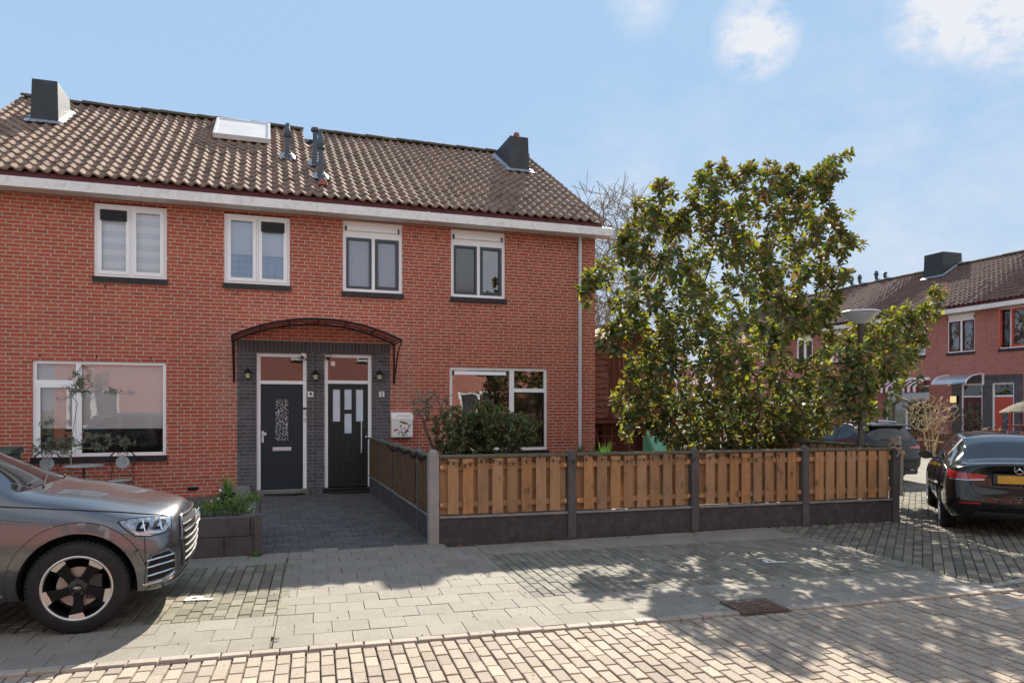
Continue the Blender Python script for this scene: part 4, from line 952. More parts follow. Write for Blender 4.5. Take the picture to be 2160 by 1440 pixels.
# raised bed of concrete blocks
o = empty('planter', (-1.3, 9.42, 0), 0, 'low raised bed of grey concrete blocks beside the grey car', 'planter')
rows = [(0, .235), (.24, .475)]
for r_, (z0, z1) in enumerate(rows):
    x = -1.6
    while x < 1.15:
        L_ = .6 if (x > -1.6 or r_ == 0) else .3; xe = min(1.15, x+L_); MB().box(x, xe-.006, 0, .12, z0, z1).build('concrete_block', M['conc_post'], o, bevel=.008); x += L_
MB().box(1.0, 1.14, .125, 1.45, 0, .47).build('side_block', M['conc'], o, bevel=.008)
MB().box(1.155, 1.235, -.05, .1, -.02, .5).build('end_post', M['conc_post'], o, bevel=.008)
MB().box(-1.6, .995, .125, 1.4, .0, .42).build('soil', M['soil'], o)
MB().box(-1.6, 1.14, 1.46, 1.56, 0, .40).build('rear_block', M['conc'], o, bevel=.008)
# low concrete block near the wall
tag(MB().box(-.28, .28, -.14, .14, 0, .22).build('concrete_block', M['conc'], None, loc=(-.62, 15.55, 0), bevel=.01), 'low concrete block against the wall left of the charcoal blue door', 'block')
# green bin at the far left
bp = onY(5, 960, 15.0); o = empty('wheelie_bin', (bp.x-.12, 15.1, 0), 0, 'dark green wheelie bin against the wall at the left edge', 'bin')
MB().add([(-.24, -.26, .05), (.24, -.26, .05), (.24, .26, .05), (-.24, .26, .05), (-.29, -.33, .98), (.29, -.33, .98), (.29, .33, .98), (-.29, .33, .98)], [(0, 1, 5, 4), (1, 2, 6, 5), (2, 3, 7, 6), (3, 0, 4, 7), (0, 3, 2, 1), (4, 5, 6, 7)]).build('bin_body', M['green_bin'], o, bevel=.02)
MB().prism([(-.36, .985), (-.36, 1.02), (-.3, 1.07), (.3, 1.10), (.36, 1.06), (.36, .985)], .64, 'x', -.32).build('bin_lid', M['green_bin'], o, bevel=.012)
for s_ in (-1, 1): MB().lathe([(0, -.03), (.1, -.03), (.1, .03), (0, .03)], (s_*.27, .26, .1), 16, Matrix.Rotation(R(90), 4, 'Z'), 'y').build('wheel', M['rubber'], o, smooth=True)
# bistro set
g = G('mosaic'); o_ = g.obj(); vv_ = g.n('ShaderNodeTexVoronoi', {'Vector': o_, 'Scale': 55}, feature='DISTANCE_TO_EDGE').outputs['Distance']
g.bsdf(Base_Color=g.mix(g.ramp(vv_, .06, .12), hexc('3c4144'), hexc('c9d0ce')), Roughness=.5); M['mosaic'] = g.m
def bistro_chair(x, label):
    o = empty('bistro_chair', (x, 15.15, 0), 0, label, 'chair', 'bistro chairs under the front window'); H = M['blackmetal']
    MB().lathe([(0, .46), (.2, .46), (.205, .45), (.2, .44), (0, .44)], (0, 0, 0), 24).build('seat', M['mosaic'], o, smooth=True)
    MB().tube([(.2*math.cos(a), .2*math.sin(a), .435) for a in [2*math.pi*k/24 for k in range(25)]], .009, 6).build('seat_frame', H, o)
    for sx in (-1, 1):
        MB().tube([(sx*.15, -.13, .44), (sx*.19, -.19, .2), (sx*.21, -.22, 0)], .009, 6).build('leg', H, o)
        MB().tube([(sx*.17, .17, 0), (sx*.18, .15, .44)], .009, 6).build('leg', H, o)
    pts = [(-.18, .15, .44), (-.2, .16, .55), (-.16, .17, .66), (-.22, .18, .78)]+[(-.24*math.cos(a), .19, .80+.20*math.sin(a)) for a in [math.pi*k/12 for k in range(13)]]+[(.22, .18, .78), (.16, .17, .66), (.2, .16, .55), (.18, .15, .44)]
    b = MB().tube(pts, .009, 6)
    for sx in (-1, 1):
        b.tube([(0, .18, .66), (sx*.08, .18, .60), (sx*.13, .17, .56), (sx*.15, .16, .58)], .005, 5)
        b.tube([(sx*.04, .19, .91), (sx*.07, .19, .93), (sx*.1, .19, .98), (sx*.15, .19, .95), (sx*.2, .19, .88)], .005, 5)
        b.tube([(0, .19, .90), (sx*.05, .19, .96), (sx*.09, .19, .94), (sx*.07, .19, .9)], .005, 5)
    b.tube([(-.18, .16, .53), (.18, .16, .53)], .006, 5)
    b.build('back_frame', H, o)
    MB().lathe([(0, -.012), (.115, -.012), (.12, 0), (.115, .012), (0, .012)], (0, .175, .775), 26, ax='y').build('back_disc', M['mosaic'], o, smooth=True)
bistro_chair(-3.84, 'wrought iron chair with mosaic disc left of the round table')
bistro_chair(-2.60, 'wrought iron chair with mosaic disc right of the round table')
o = empty('bistro_table', (-3.21, 15.15, 0), 0, 'small round bistro table between two wrought iron chairs', 'table')
MB().lathe([(0, .75), (.32, .75), (.335, .735), (.32, .72), (0, .72)], (0, 0, 0), 30).build('tabletop', M['mosaic'], o, smooth=True)
MB().tube([(0, 0, .72), (0, 0, .2)], .018, 8).build('table_stem', M['blackmetal'], o)
for k in range(3):
    a = 2*math.pi*k/3+.4; MB().tube([(0, 0, .25), (.12*math.cos(a), .12*math.sin(a), .16), (.26*math.cos(a), .26*math.sin(a), 0)], .012, 6).build('leg', M['blackmetal'], o)
# solar globe lights in the bed
for k, (u, v, h, lb) in enumerate(((423, 1068, .12, 'leftmost white globe light low in the raised bed'), (447, 1057, .3, 'white globe light on a short stem, second from left in the bed'), (461, 1052, .3, 'white globe light on a bent stem, third from left in the bed'), (465, 1034, .45, 'highest white globe light standing over the raised bed'), (485, 1052, .3, 'rightmost white globe light beside the leafy bed plants'))):
    p = onY(u, v, 9.95+.08*k); o = empty('globe_light', (p.x+.05, p.y, .42), 0, lb, 'garden light', 'white globe lights in the raised bed')
    q = p-Vector((p.x+.05, p.y, .42)); MB().lathe([(0, -.018), (.012, -.013), (.018, 0), (.012, .013), (0, .018)], q, 12).build('globe', M['cream'], o, smooth=True)
    MB().tube([(0, 0, 0), (.0, 0, q.z*.5), tuple(q)], .003, 5).build('stem', M['blackmetal'], o)
# black pot behind the bed
o = tag(MB().lathe([(0, 0), (.07, 0), (.10, .20), (.11, .22), (.095, .22), (.09, .18), (0, .18)], (0, 0, 0), 20).build('plant_pot', M['black'], None, smooth=True, loc=(-.52, 10.6, .42)), 'black plant pot holding grassy leaves at the end of the raised bed', 'pot')

# ------------------------------------------------------------------ cars
def catmull(p0, p1, p2, p3, t): return 0.5*((2*p1)+(-p0+p2)*t+(2*p0-5*p1+4*p2-p3)*t*t+(-p0+3*p1-3*p2+p3)*t*t*t)
def car_body(rows, glass_cells, wheels, rw, lvl=3, cut=True, w=.95):
    """rows[i][j]: control net of the left half; j=0 and j=last lie on the centre line, first and last row too.
    returns an evaluated mesh with material 0 paint, 1 glass, 2 dark trim, 3 wheel well"""
    ni, nj = len(rows), len(rows[0]); bm = bmesh.new(); idx = {}
    def vert(i, j, s):
        x, y, z = rows[i][j]; 
        if abs(y) < 1e-6: s = 0
        k = (i, j, s)
        if k not in idx: idx[k] = bm.verts.new((x, y*(s if s else 1), z))
        return idx[k]
    lay = []
    cl = bm.edges.layers.float.new('crease_edge')
    for s in (1, -1):
        for i in range(ni-1):
            for j in range(nj-1):
                vs = [vert(i, j, s), vert(i+1, j, s), vert(i+1, j+1, s), vert(i, j+1, s)]
                u = []
                for v in vs:
                    if v not in u: u.append(v)
                if len(u) < 3: continue
                if s > 0: u = u[::-1]
                try: f = bm.faces.new(u)
                except ValueError: continue
                f.material_index = glass_cells.get((i, j), 2 if j == 0 else 0); f.smooth = True
    for e in bm.edges:
        if len(e.link_faces) == 2 and e.link_faces[0].material_index != e.link_faces[1].material_index: e[cl] = .55
    bmesh.ops.recalc_face_normals(bm, faces=bm.faces)
    me = bpy.data.meshes.new('tmp'); bm.to_mesh(me); bm.free()
    ob = bpy.data.objects.new('tmp', me); C.objects.link(ob)
    for k in range(4): me.materials.append(None)
    m = ob.modifiers.new('s', 'SUBSURF'); m.levels = lvl; m.render_levels = lvl
    cutters = []
    if cut:
        for (wx, wz) in wheels:
            for s in (1, -1):
                cb = MB(); prof = [(0, 0), (rw, 0), (rw, .5), (0, .5)]
                n = 40; y0 = s*(w-.30); y1 = s*(w+.15)
                ring = [(wx+rw*math.cos(a), wz+rw*math.sin(a)) for a in [2*math.pi*k/n for k in range(n)]]
                cb.prism(ring, y1-y0, 'y', y0); co = cb.build('cut', M['archdark']); cutters.append(co)
                bo = ob.modifiers.new('b', 'BOOLEAN'); bo.object = co; bo.operation = 'DIFFERENCE'; bo.solver = 'EXACT'
                bo.material_mode = 'INDEX' if hasattr(bo, 'material_mode') else bo.material_mode
    dg = bpy.context.evaluated_depsgraph_get(); dg.update()
    out = bpy.data.meshes.new_from_object(ob.evaluated_get(dg))
    for c_ in cutters: bpy.data.objects.remove(c_)
    bpy.data.objects.remove(ob)
    # faces made by the cutters lie on the wheel cylinders
    for p in out.polygons:
        c_ = p.center
        for (wx, wz) in wheels:
            d = math.hypot(c_.x-wx, c_.z-wz)
            if cut and ((abs(d-rw) < .012 and abs(p.normal.y) < .3 and abs(c_.y) > w-.33) or (d < rw-.01 and abs(abs(c_.y)-(w-.30)) < .01)): p.material_index = 3
    return out
def split_mesh(me, parent, mats, names):
    objs = {}
    for k in range(len(mats)):
        bm = bmesh.new(); bm.from_mesh(me)
        bmesh.ops.delete(bm, geom=[f for f in bm.faces if f.material_index != k], context='FACES')
        if not bm.faces: bm.free(); continue
        for f in bm.faces: f.material_index = 0
        m2 = bpy.data.meshes.new(names[k]); bm.to_mesh(m2); bm.free(); m2.materials.clear(); m2.materials.append(mats[k])
        o = bpy.data.objects.new(names[k], m2); C.objects.link(o); o.parent = parent; objs[names[k]] = o
    return objs
class Skin:
    """shapes laid onto the body by dropping them along one direction"""
    def __init__(s, me):
        bm = bmesh.new(); bm.from_mesh(me); s.bvh = BVHTree.FromBMesh(bm); bm.free()
    def drop(s, p, d):
        h = s.bvh.ray_cast(Vector(p), Vector(d)); return (h[0], h[1]) if h[0] is not None else (None, None)
    def patch(s, name, poly, view, mat, parent, off=.004, step=.03, smooth=True, thick=0.0, zmin=None):
        """view: 'L','R' (x,z) sides, 'F','B' (y,z) front/back, 'T' (x,y) top"""
        V = {'L': (lambda a, b: (a, 3, b), (0, -1, 0)), 'R': (lambda a, b: (a, -3, b), (0, 1, 0)), 'F': (lambda a, b: (5, a, b), (-1, 0, 0)),
             'B': (lambda a, b: (-5, a, b), (1, 0, 0)), 'T': (lambda a, b: (a, b, 4), (0, 0, -1))}[view]
        bm = bmesh.new(); vs = [bm.verts.new((a, b, 0)) for a, b in poly]; bm.faces.new(vs)
        xs = [p[0] for p in poly]; ys = [p[1] for p in poly]
        for ax, (lo, hi) in enumerate(((min(xs), max(xs)), (min(ys), max(ys)))):
            k = lo+step
            while k < hi:
                co = (k, 0, 0) if ax == 0 else (0, k, 0); no = (1, 0, 0) if ax == 0 else (0, 1, 0)
                bmesh.ops.bisect_plane(bm, geom=bm.verts[:]+bm.edges[:]+bm.faces[:], plane_co=co, plane_no=no); k += step
        bad = []
        for v in bm.verts:
            h, n = s.drop(V[0](v.co.x, v.co.y), V[1])
            if h is None: bad.append(v); continue
            if n.dot(Vector(V[1])) > 0: n = -n
            v.co = h+n*off-Vector(V[1])*0
        if bad: bmesh.ops.delete(bm, geom=bad, context='VERTS')
        me = bpy.data.meshes.new(name); 
        if thick:
            r = bmesh.ops.solidify(bm, geom=bm.faces[:], thickness=thick)
        for f in bm.faces: f.smooth = smooth
        bmesh.ops.recalc_face_normals(bm, faces=bm.faces)
        bm.to_mesh(me); bm.free(); me.materials.append(mat)
        o = bpy.data.objects.new(name, me); C.objects.link(o); o.parent = parent; return o
    def line(s, name, pts, view, mat, parent, r=.004, off=.001, seg=.04):
        V = {'L': (lambda a, b: (a, 3, b), (0, -1, 0)), 'R': (lambda a, b: (a, -3, b), (0, 1, 0)), 'F': (lambda a, b: (5, a, b), (-1, 0, 0)),
             'B': (lambda a, b: (-5, a, b), (1, 0, 0)), 'T': (lambda a, b: (a, b, 4), (0, 0, -1))}[view]
        out = []
        for i in range(len(pts)-1):
            a, b = Vector(pts[i]), Vector(pts[i+1]); n = max(1, int((b-a).length/seg))
            for k in range(n+(i == len(pts)-2)):
                q = a.lerp(b, k/n); h, nn = s.drop(V[0](*q), V[1])
                if h is not None:
                    if nn.dot(Vector(V[1])) > 0: nn = -nn
                    out.append(h+nn*off)
        if len(out) < 2: return None
        return MB().tube(out, r, 5).build(name, mat, parent, smooth=True)
def sline(pts, n=6):
    out = []
    for i in range(len(pts)-1):
        p = [pts[max(i-1, 0)], pts[i], pts[i+1], pts[min(i+2, len(pts)-1)]]
        for k in range(n): out.append(tuple(catmull(p[0][c], p[1][c], p[2][c], p[3][c], k/n) for c in (0, 1)))
    return out+[tuple(pts[-1])]
M['spoke'] = simple('satin_black_spoke', '0b0c0e', .6, .05, 9, spec=.2)
def wheel(parent, x, y, z, R_, s, style='rotor', wd=.235, spin=0.0):
    """s=+1 left side, -1 right side; outer face at y"""
    o = empty('wheel', (x, y, z)); o.parent = parent
    def yy(d): return -s*d
    r = R_; rr = R_*.70
    pf = [(rr-.005, 0.02), (rr, .005), (rr+.012, .0), (rr+.03, .002), (r-.035, .004), (r-.012, .02), (r-.001, .045), (r, .07), (r, wd-.07), (r-.012, wd-.02), (r-.05, wd), (rr, wd)]
    t = MB().lathe([(a, yy(b)) for a, b in pf], (0, 0, 0), 64, ax='y')
    for k in range(64):                                             # tread blocks
        a = 2*math.pi*k/64; 
        for d0, d1 in ((.03, .085), (.1, .13), (wd-.13, wd-.1), (wd-.085, wd-.03)):
            T = Matrix.Rotation(-a, 4, 'Y')
            lo, hi = sorted((yy(d0), yy(d1))); t.box(r-.006, r+.004, lo, hi, -.012, .012, T)
    t.build('tyre', M['rubber'], o, smooth=True)
    rim = MB().lathe([(rr-.004, yy(.012)), (rr+.004, yy(.004)), (rr-.006, yy(.0)), (rr-.016, yy(.006)), (rr-.02, yy(.03))], (0, 0, 0), 64, ax='y').build('rim_lip', M['alloy'], o, smooth=True)
    MB().lathe([(rr-.018, yy(.02)), (rr-.03, yy(.06)), (rr-.035, yy(wd-.03))], (0, 0, 0), 64, ax='y').build('rim_barrel', M['black'], o, smooth=True)
    sp = MB(); tips = MB(); n = 5; Q = rr-.012
    for k in range(n):
        a = 2*math.pi*k/n+spin; T = Matrix.Rotation(-a, 4, 'Y')
        if style == 'rotor':
            poly = [(.055, -.03), (.055, .036), (Q*.5, .034), (Q*.80, .045), (Q*.97, .062), (Q, .0), (Q*.985, -.062), (Q*.80, -.055), (Q*.5, -.03)]
        else:
            poly = [(.05, -.022), (.05, .022), (Q*.9, .05), (Q, .055), (Q, .02), (Q*.5, .0), (Q, -.02), (Q, -.055), (Q*.9, -.05)]
        m = len(poly); b = len(sp.v)
        fr_ = lambda px: .012+.028*(1-px/Q)
        sp.add([T @ Vector((px, yy(fr_(px)), pz)) for px, pz in poly]+[T @ Vector((px, yy(fr_(px)+.035), pz)) for px, pz in poly],
               [tuple(range(m)), tuple(range(m, 2*m))[::-1]]+[(i, (i+1) % m, m+(i+1) % m, m+i) for i in range(m)])
        if style == 'rotor':
            tp = [(Q*.86, -.056), (Q*.80, .040), (Q*.97, .060), (Q*.995, .0), (Q*.985, -.060)]
            tp2 = [(Q*.985, -.060), (Q*.86, -.056), (Q*.80, .040), (Q*.97, .060)]
        else: tp = [(Q*.3, .006), (Q*.95, .05), (Q*.98, .03), (Q*.5, .004)]
        tips.add([T @ Vector((px, yy(fr_(px)-.0015), pz)) for px, pz in tp], [tuple(range(len(tp)))])
    sp.build('spoke_set', M['spoke'], o, bevel=.004)
    tips.build('machined_tips', M['alloy'], o)
    hb = MB().lathe([(0, yy(.012)), (.03, yy(.012)), (.034, yy(.02)), (.075, yy(.036)), (.08, yy(.07))], (0, 0, 0), 24, ax='y').build('hub', M['black'], o, smooth=True)
    nb = MB()
    for k in range(5):
        a = 2*math.pi*(k+.5)/5+spin; nb.lathe([(0, yy(.02)), (.011, yy(.021)), (.012, yy(.04))], (.052*math.cos(a), 0, .052*math.sin(a)), 10, ax='y')
    nb.build('wheel_bolts', M['plastic'], o)
    MB().lathe([(0, yy(.075)), (rr*.62, yy(.075)), (rr*.62, yy(.1)), (0, yy(.1))], (0, 0, 0), 40, ax='y').build('brake_disc', M['disc'], o)
    MB().box(-.17 if s > 0 else .05, -.05 if s > 0 else .17, min(yy(.055), yy(.12)), max(yy(.055), yy(.12)), -.1, .1).build('brake_caliper', M['plastic'], o, bevel=.01)
    return o, hb
def rowmk(x, w_, z, top, dx=(0,)*9, ys=(.0, .86, .965, 1.0, .985, .925)):
    """z: z1..z5 ; top: (dx6,y6,z6),(dx7,y7,z7),(dx8,z8)"""
    r = [(x, 0, z[0])]
    for j in range(1, 6): r.append((x+dx[j], w_*ys[j], z[j-1]))
    (a, b, c), (d, e, f), (h, k) = top
    return r+[(x+a, b, c), (x+d, e, f), (x+h, 0, k)]
def suv_rows(L0=2.20, L1=-2.34, H=1.66, w=.95):
    Zs = lambda b: (.26, .38, .62, .86, b)
    R_ = []
    def col(x, zz, xo): return [(x+xo[j], 0, zz[j]) for j in range(9)]
    R_.append(col(L0, (.26, .27, .38, .54, .70, .82, .88, .93, .96), (-.16, -.10, -.03, 0, 0, -.02, -.05, -.10, -.16)))
    R_.append([(L0-.16, 0, .26), (L0-.12, .52, .27), (L0-.05, .54, .38), (L0-.02, .55, .54), (L0-.02, .55, .70), (L0-.05, .53, .82), (L0-.08, .45, .885), (L0-.13, .25, .945), (L0-.30, 0, 1.0)])
    R_.append([(L0-.30, 0, .25), (L0-.25, .78, .27), (L0-.17, .84, .38), (L0-.14, .86, .54), (L0-.15, .85, .70), (L0-.20, .80, .83), (L0-.24, .68, .90), (L0-.26, .34, .975), (L0-.48, 0, 1.03)])
    R_.append([(L0-.46, 0, .24), (L0-.43, .86, .26), (L0-.40, .925, .38), (L0-.38, .935, .55), (L0-.38, .93, .73), (L0-.42, .885, .87), (L0-.46, .74, .95), (L0-.50, .38, 1.03), (L0-.66, 0, 1.06)])
    R_.append(rowmk(1.44, w, Zs(.985), ((0, .76, 1.04), (0, .40, 1.095), (0, 1.115)), ys=(0, .86, .965, 1.0, .99, .93)))
    R_.append(rowmk(1.12, w, Zs(1.02), ((0, .77, 1.085), (.0, .42, 1.13), (.02, 1.15))))
    R_.append(rowmk(.94, w, Zs(1.05), ((.04, .79, 1.115), (.12, .42, 1.15), (.18, 1.165))))
    R_.append(rowmk(.84, w, Zs(1.065), ((.03, .785, 1.14), (.10, .42, 1.17), (.15, 1.185))))
    R_.append(rowmk(.66, w, Zs(1.08), ((-.62, .655, H-.14), (-.54, .36, H-.055), (-.48, H-.035))))
    R_.append(rowmk(.0, w, Zs(1.10), ((-.18, .635, H-.07), (-.12, .36, H-.02), (-.10, H-.0))))
    R_.append(rowmk(-.34, w, Zs(1.105), ((-.12, .635, H-.055), (-.06, .36, H-.005), (-.05, H+.01))))
    R_.append(rowmk(-.43, w, Zs(1.11), ((-.10, .635, H-.055), (-.05, .36, H-.003), (-.05, H+.01))))
    R_.append(rowmk(-1.20, w, Zs(1.13), ((-.0, .63, H-.075), (0, .36, H-.015), (0, H))))
    R_.append(rowmk(-1.29, w, Zs(1.14), ((.02, .63, H-.08), (0, .36, H-.02), (0, H-.005))))
    R_.append(rowmk(-1.86, w*.99, Zs(1.17), ((.12, .60, H-.14), (.06, .35, H-.07), (.02, H-.055))))
    R_.append(rowmk(-2.05, w*.97, Zs(1.15), ((.10, .59, H-.17), (-.0, .35, H-.10), (-.03, H-.08))))
    R_.append([(L1+.12, 0, .28), (L1+.14, w*.82, .32), (L1+.10, w*.90, .42), (L1+.08, w*.93, .62), (L1+.10, w*.92, .86), (L1+.10, w*.86, 1.04), (L1+.16, .66, 1.13), (L1+.14, .36, 1.15), (L1+.12, 0, 1.155)])
    R_.append([(L1+.06, 0, .30), (L1+.06, .60, .33), (L1+.03, .62, .42), (L1+.01, .64, .62), (L1+.05, .62, .86), (L1+.08, .60, 1.02), (L1+.13, .42, 1.10), (L1+.12, .25, 1.11), (L1+.11, 0, 1.115)])
    R_.append(col(L1, (.30, .34, .43, .62, .86, .99, 1.06, 1.08, 1.09), (.06, .05, .02, .0, .04, .06, .10, .10, .10)))
    gl = {}
    for i in (7,):
        for j in (6, 7): gl[(i, j)] = 1
        gl[(i, 5)] = 0
    for i in (8, 9, 11, 13): gl[(i, 5)] = 1
    gl[(8, 5)] = 1; gl[(10, 5)] = 2; gl[(12, 5)] = 2
    for j in (6, 7): gl[(15, j)] = 1
    gl[(6, 6)] = 1; gl[(6, 7)] = 1
    return R_, gl
def sedan_rows(w=.90, H=1.445):
    Zs = lambda b: (.20, .30, .50, .72, b); L0, L1 = 2.25, -2.28
    R_ = []
    def col(x, zz, xo): return [(x+xo[j], 0, zz[j]) for j in range(9)]
    R_.append(col(L0, (.2, .22, .3, .42, .55, .66, .72, .76, .78), (-.16, -.1, -.03, 0, 0, -.02, -.05, -.1, -.16)))
    R_.append([(L0-.14, 0, .2), (L0-.12, .5, .21), (L0-.05, .52, .3), (L0-.02, .53, .42), (L0-.02, .53, .55), (L0-.05, .5, .66), (L0-.08, .42, .73), (L0-.15, .24, .78), (L0-.32, 0, .83)])
    R_.append([(L0-.34, 0, .19), (L0-.25, .74, .21), (L0-.17, .80, .3), (L0-.14, .82, .42), (L0-.15, .81, .56), (L0-.22, .76, .68), (L0-.28, .62, .75), (L0-.32, .32, .82), (L0-.52, 0, .87)])
    R_.append([(L0-.5, 0, .18), (L0-.43, .82, .2), (L0-.40, .875, .3), (L0-.38, .885, .45), (L0-.38, .88, .62), (L0-.42, .84, .76), (L0-.46, .68, .83), (L0-.50, .36, .89), (L0-.7, 0, .92)])
    R_.append(rowmk(1.33, w, Zs(.86), ((0, .70, .91), (0, .40, .95), (0, .965)), ys=(0, .86, .965, 1.0, .99, .93)))
    R_.append(rowmk(.95, w, Zs(.90), ((0, .72, .955), (.0, .42, .99), (.02, 1.0))))
    R_.append(rowmk(.80, w, Zs(.91), ((.04, .73, .965), (.12, .42, 1.0), (.18, 1.01))))
    R_.append(rowmk(.70, w, Zs(.915), ((.03, .725, .98), (.10, .42, 1.015), (.15, 1.03))))
    R_.append(rowmk(.52, w, Zs(.92), ((-.52, .60, H-.13), (-.42, .34, H-.05), (-.38, H-.035))))
    R_.append(rowmk(.0, w, Zs(.93), ((-.2, .585, H-.075), (-.14, .34, H-.02), (-.12, H-.0))))
    R_.append(rowmk(-.30, w, Zs(.935), ((-.14, .58, H-.065), (-.06, .34, H-.005), (-.05, H))))
    R_.append(rowmk(-.38, w, Zs(.94), ((-.12, .58, H-.065), (-.05, .34, H-.006), (-.05, H))))
    R_.append(rowmk(-.98, w*1.0, Zs(.955), ((-.08, .56, H-.11), (-.02, .33, H-.055), (0, H-.045))))
    R_.append(rowmk(-1.06, w*1.0, Zs(.96), ((-.12, .555, H-.125), (-.08, .33, H-.07), (-.06, H-.06))))
    R_.append(rowmk(-1.42, w*1.0, Zs(.965), ((-.02, .555, H-.215), (.02, .33, H-.15), (.04, H-.14))))
    R_.append(rowmk(-1.80, w*.985, Zs(.965), ((.0, .66, 1.03), (.0, .36, 1.075), (.0, 1.085))))
    R_.append(rowmk(-1.90, w*.97, Zs(.96), ((-.0, .66, 1.015), (-.03, .36, 1.055), (-.04, 1.065))))
    R_.append([(L1+.12, 0, .25), (L1+.14, w*.82, .28), (L1+.12, w*.89, .36), (L1+.10, w*.90, .50), (L1+.12, w*.89, .72), (L1+.12, w*.85, .90), (L1+.10, .66, .985), (L1+.05, .36, 1.035), (L1+.04, 0, 1.05)])
    R_.append([(L1+.05, 0, .27), (L1+.06, .60, .29), (L1+.03, .62, .36), (L1+.0, .64, .50), (L1+.06, .62, .72), (L1+.06, .60, .88), (L1+.04, .42, .97), (L1+.0, .25, 1.01), (L1+.0, 0, 1.03)])
    R_.append(col(L1-.03, (.27, .30, .37, .50, .72, .86, .93, .98, 1.01), (.06, .05, .02, .0, .06, .07, .05, .03, .02)))
    gl = {(7, 6): 1, (7, 7): 1, (6, 6): 2, (6, 7): 2, (8, 5): 1, (9, 5): 1, (10, 5): 2, (11, 5): 1, (12, 5): 2, (13, 5): 1}
    for j in (6, 7): gl[(14, j)] = 1
    return R_, gl
def make_car(name, label, loc, heading, rows, gl, paint, w, wz, wr, axles, arch, style, spin=0.0, tyre=.235, arch_trim=None):
    o = empty(name, loc, heading, label, 'car')
    me = car_body(rows, gl, [(axles[0], wz), (axles[1], wz)], arch, w=w)
    parts = split_mesh(me, o, [paint, M['carglass'], M['plastic'], M['archdark']], ['body', 'window_glass', 'lower_trim', 'wheel_well'])
    sk_ = Skin(me)
    ww = parts.pop('wheel_well', None)
    if ww is not None:
        for ax in axles:
            for s in (1, -1):
                bm = bmesh.new(); bm.from_mesh(ww.data)
                bmesh.ops.delete(bm, geom=[f for f in bm.faces if f.calc_center_median().y*s < 0 or abs(f.calc_center_median().x-ax) > .7], context='FACES')
                m2 = bpy.data.meshes.new('wheel_well'); bm.to_mesh(m2); bm.free(); m2.materials.append(M['archdark'])
                q = bpy.data.objects.new('wheel_well', m2); C.objects.link(q); q.parent = o
        bpy.data.objects.remove(ww)
    hubs = []
    for ax in axles:
        for s in (1, -1):
            hubs.append(wheel(o, ax, s*(w-.012), wr, wr, s, style, tyre, spin))
    for v in parts.values():
        for f in v.data.polygons: f.use_smooth = True
        try: v.data.set_sharp_from_angle(angle=R(50))
        except Exception: pass
    return o, parts, sk_, hubs
def mirror_cap(o, x, y, z, s, mat, sc=1.0):
    b = MB(); n = 14; prof = []
    rings = [(-.10, .02), (-.085, .062), (-.04, .083), (.02, .085), (.06, .07), (.085, .04), (.092, .01)]
    for dx, r in rings:
        prof.append((dx, r))
    vs = []
    for dx, r in prof:
        for k in range(n):
            a = 2*math.pi*k/n; vs.append((x+dx*sc*.8, y+s*(.105+r*1.45*math.cos(a))*sc, z+r*.95*math.sin(a)*sc))
    b.add(vs, [(i*n+k, i*n+(k+1) % n, (i+1)*n+(k+1) % n, (i+1)*n+k) for i in range(len(prof)-1) for k in range(n)]+[tuple(range(n)), tuple((len(prof)-1)*n+k for k in range(n))])
    b.build('wing_mirror', mat, o, smooth=True)
    MB().tube([(x, y-s*.05, z-.06), (x, y+s*.06, z-.03)], .018*sc, 8).build('mirror_arm', M['black'], o)
    MB().lathe([(0, -.002), (.068, -.002), (.07, .004)], (0, 0, 0), 18, Matrix.Translation((x-.083*sc, y+s*.105*sc, z)) @ Matrix.Rotation(R(90), 4, 'Z') @ Matrix.Scale(1.35, 4, (1, 0, 0)), 'y').build('mirror_glass', M['carglass'], o)
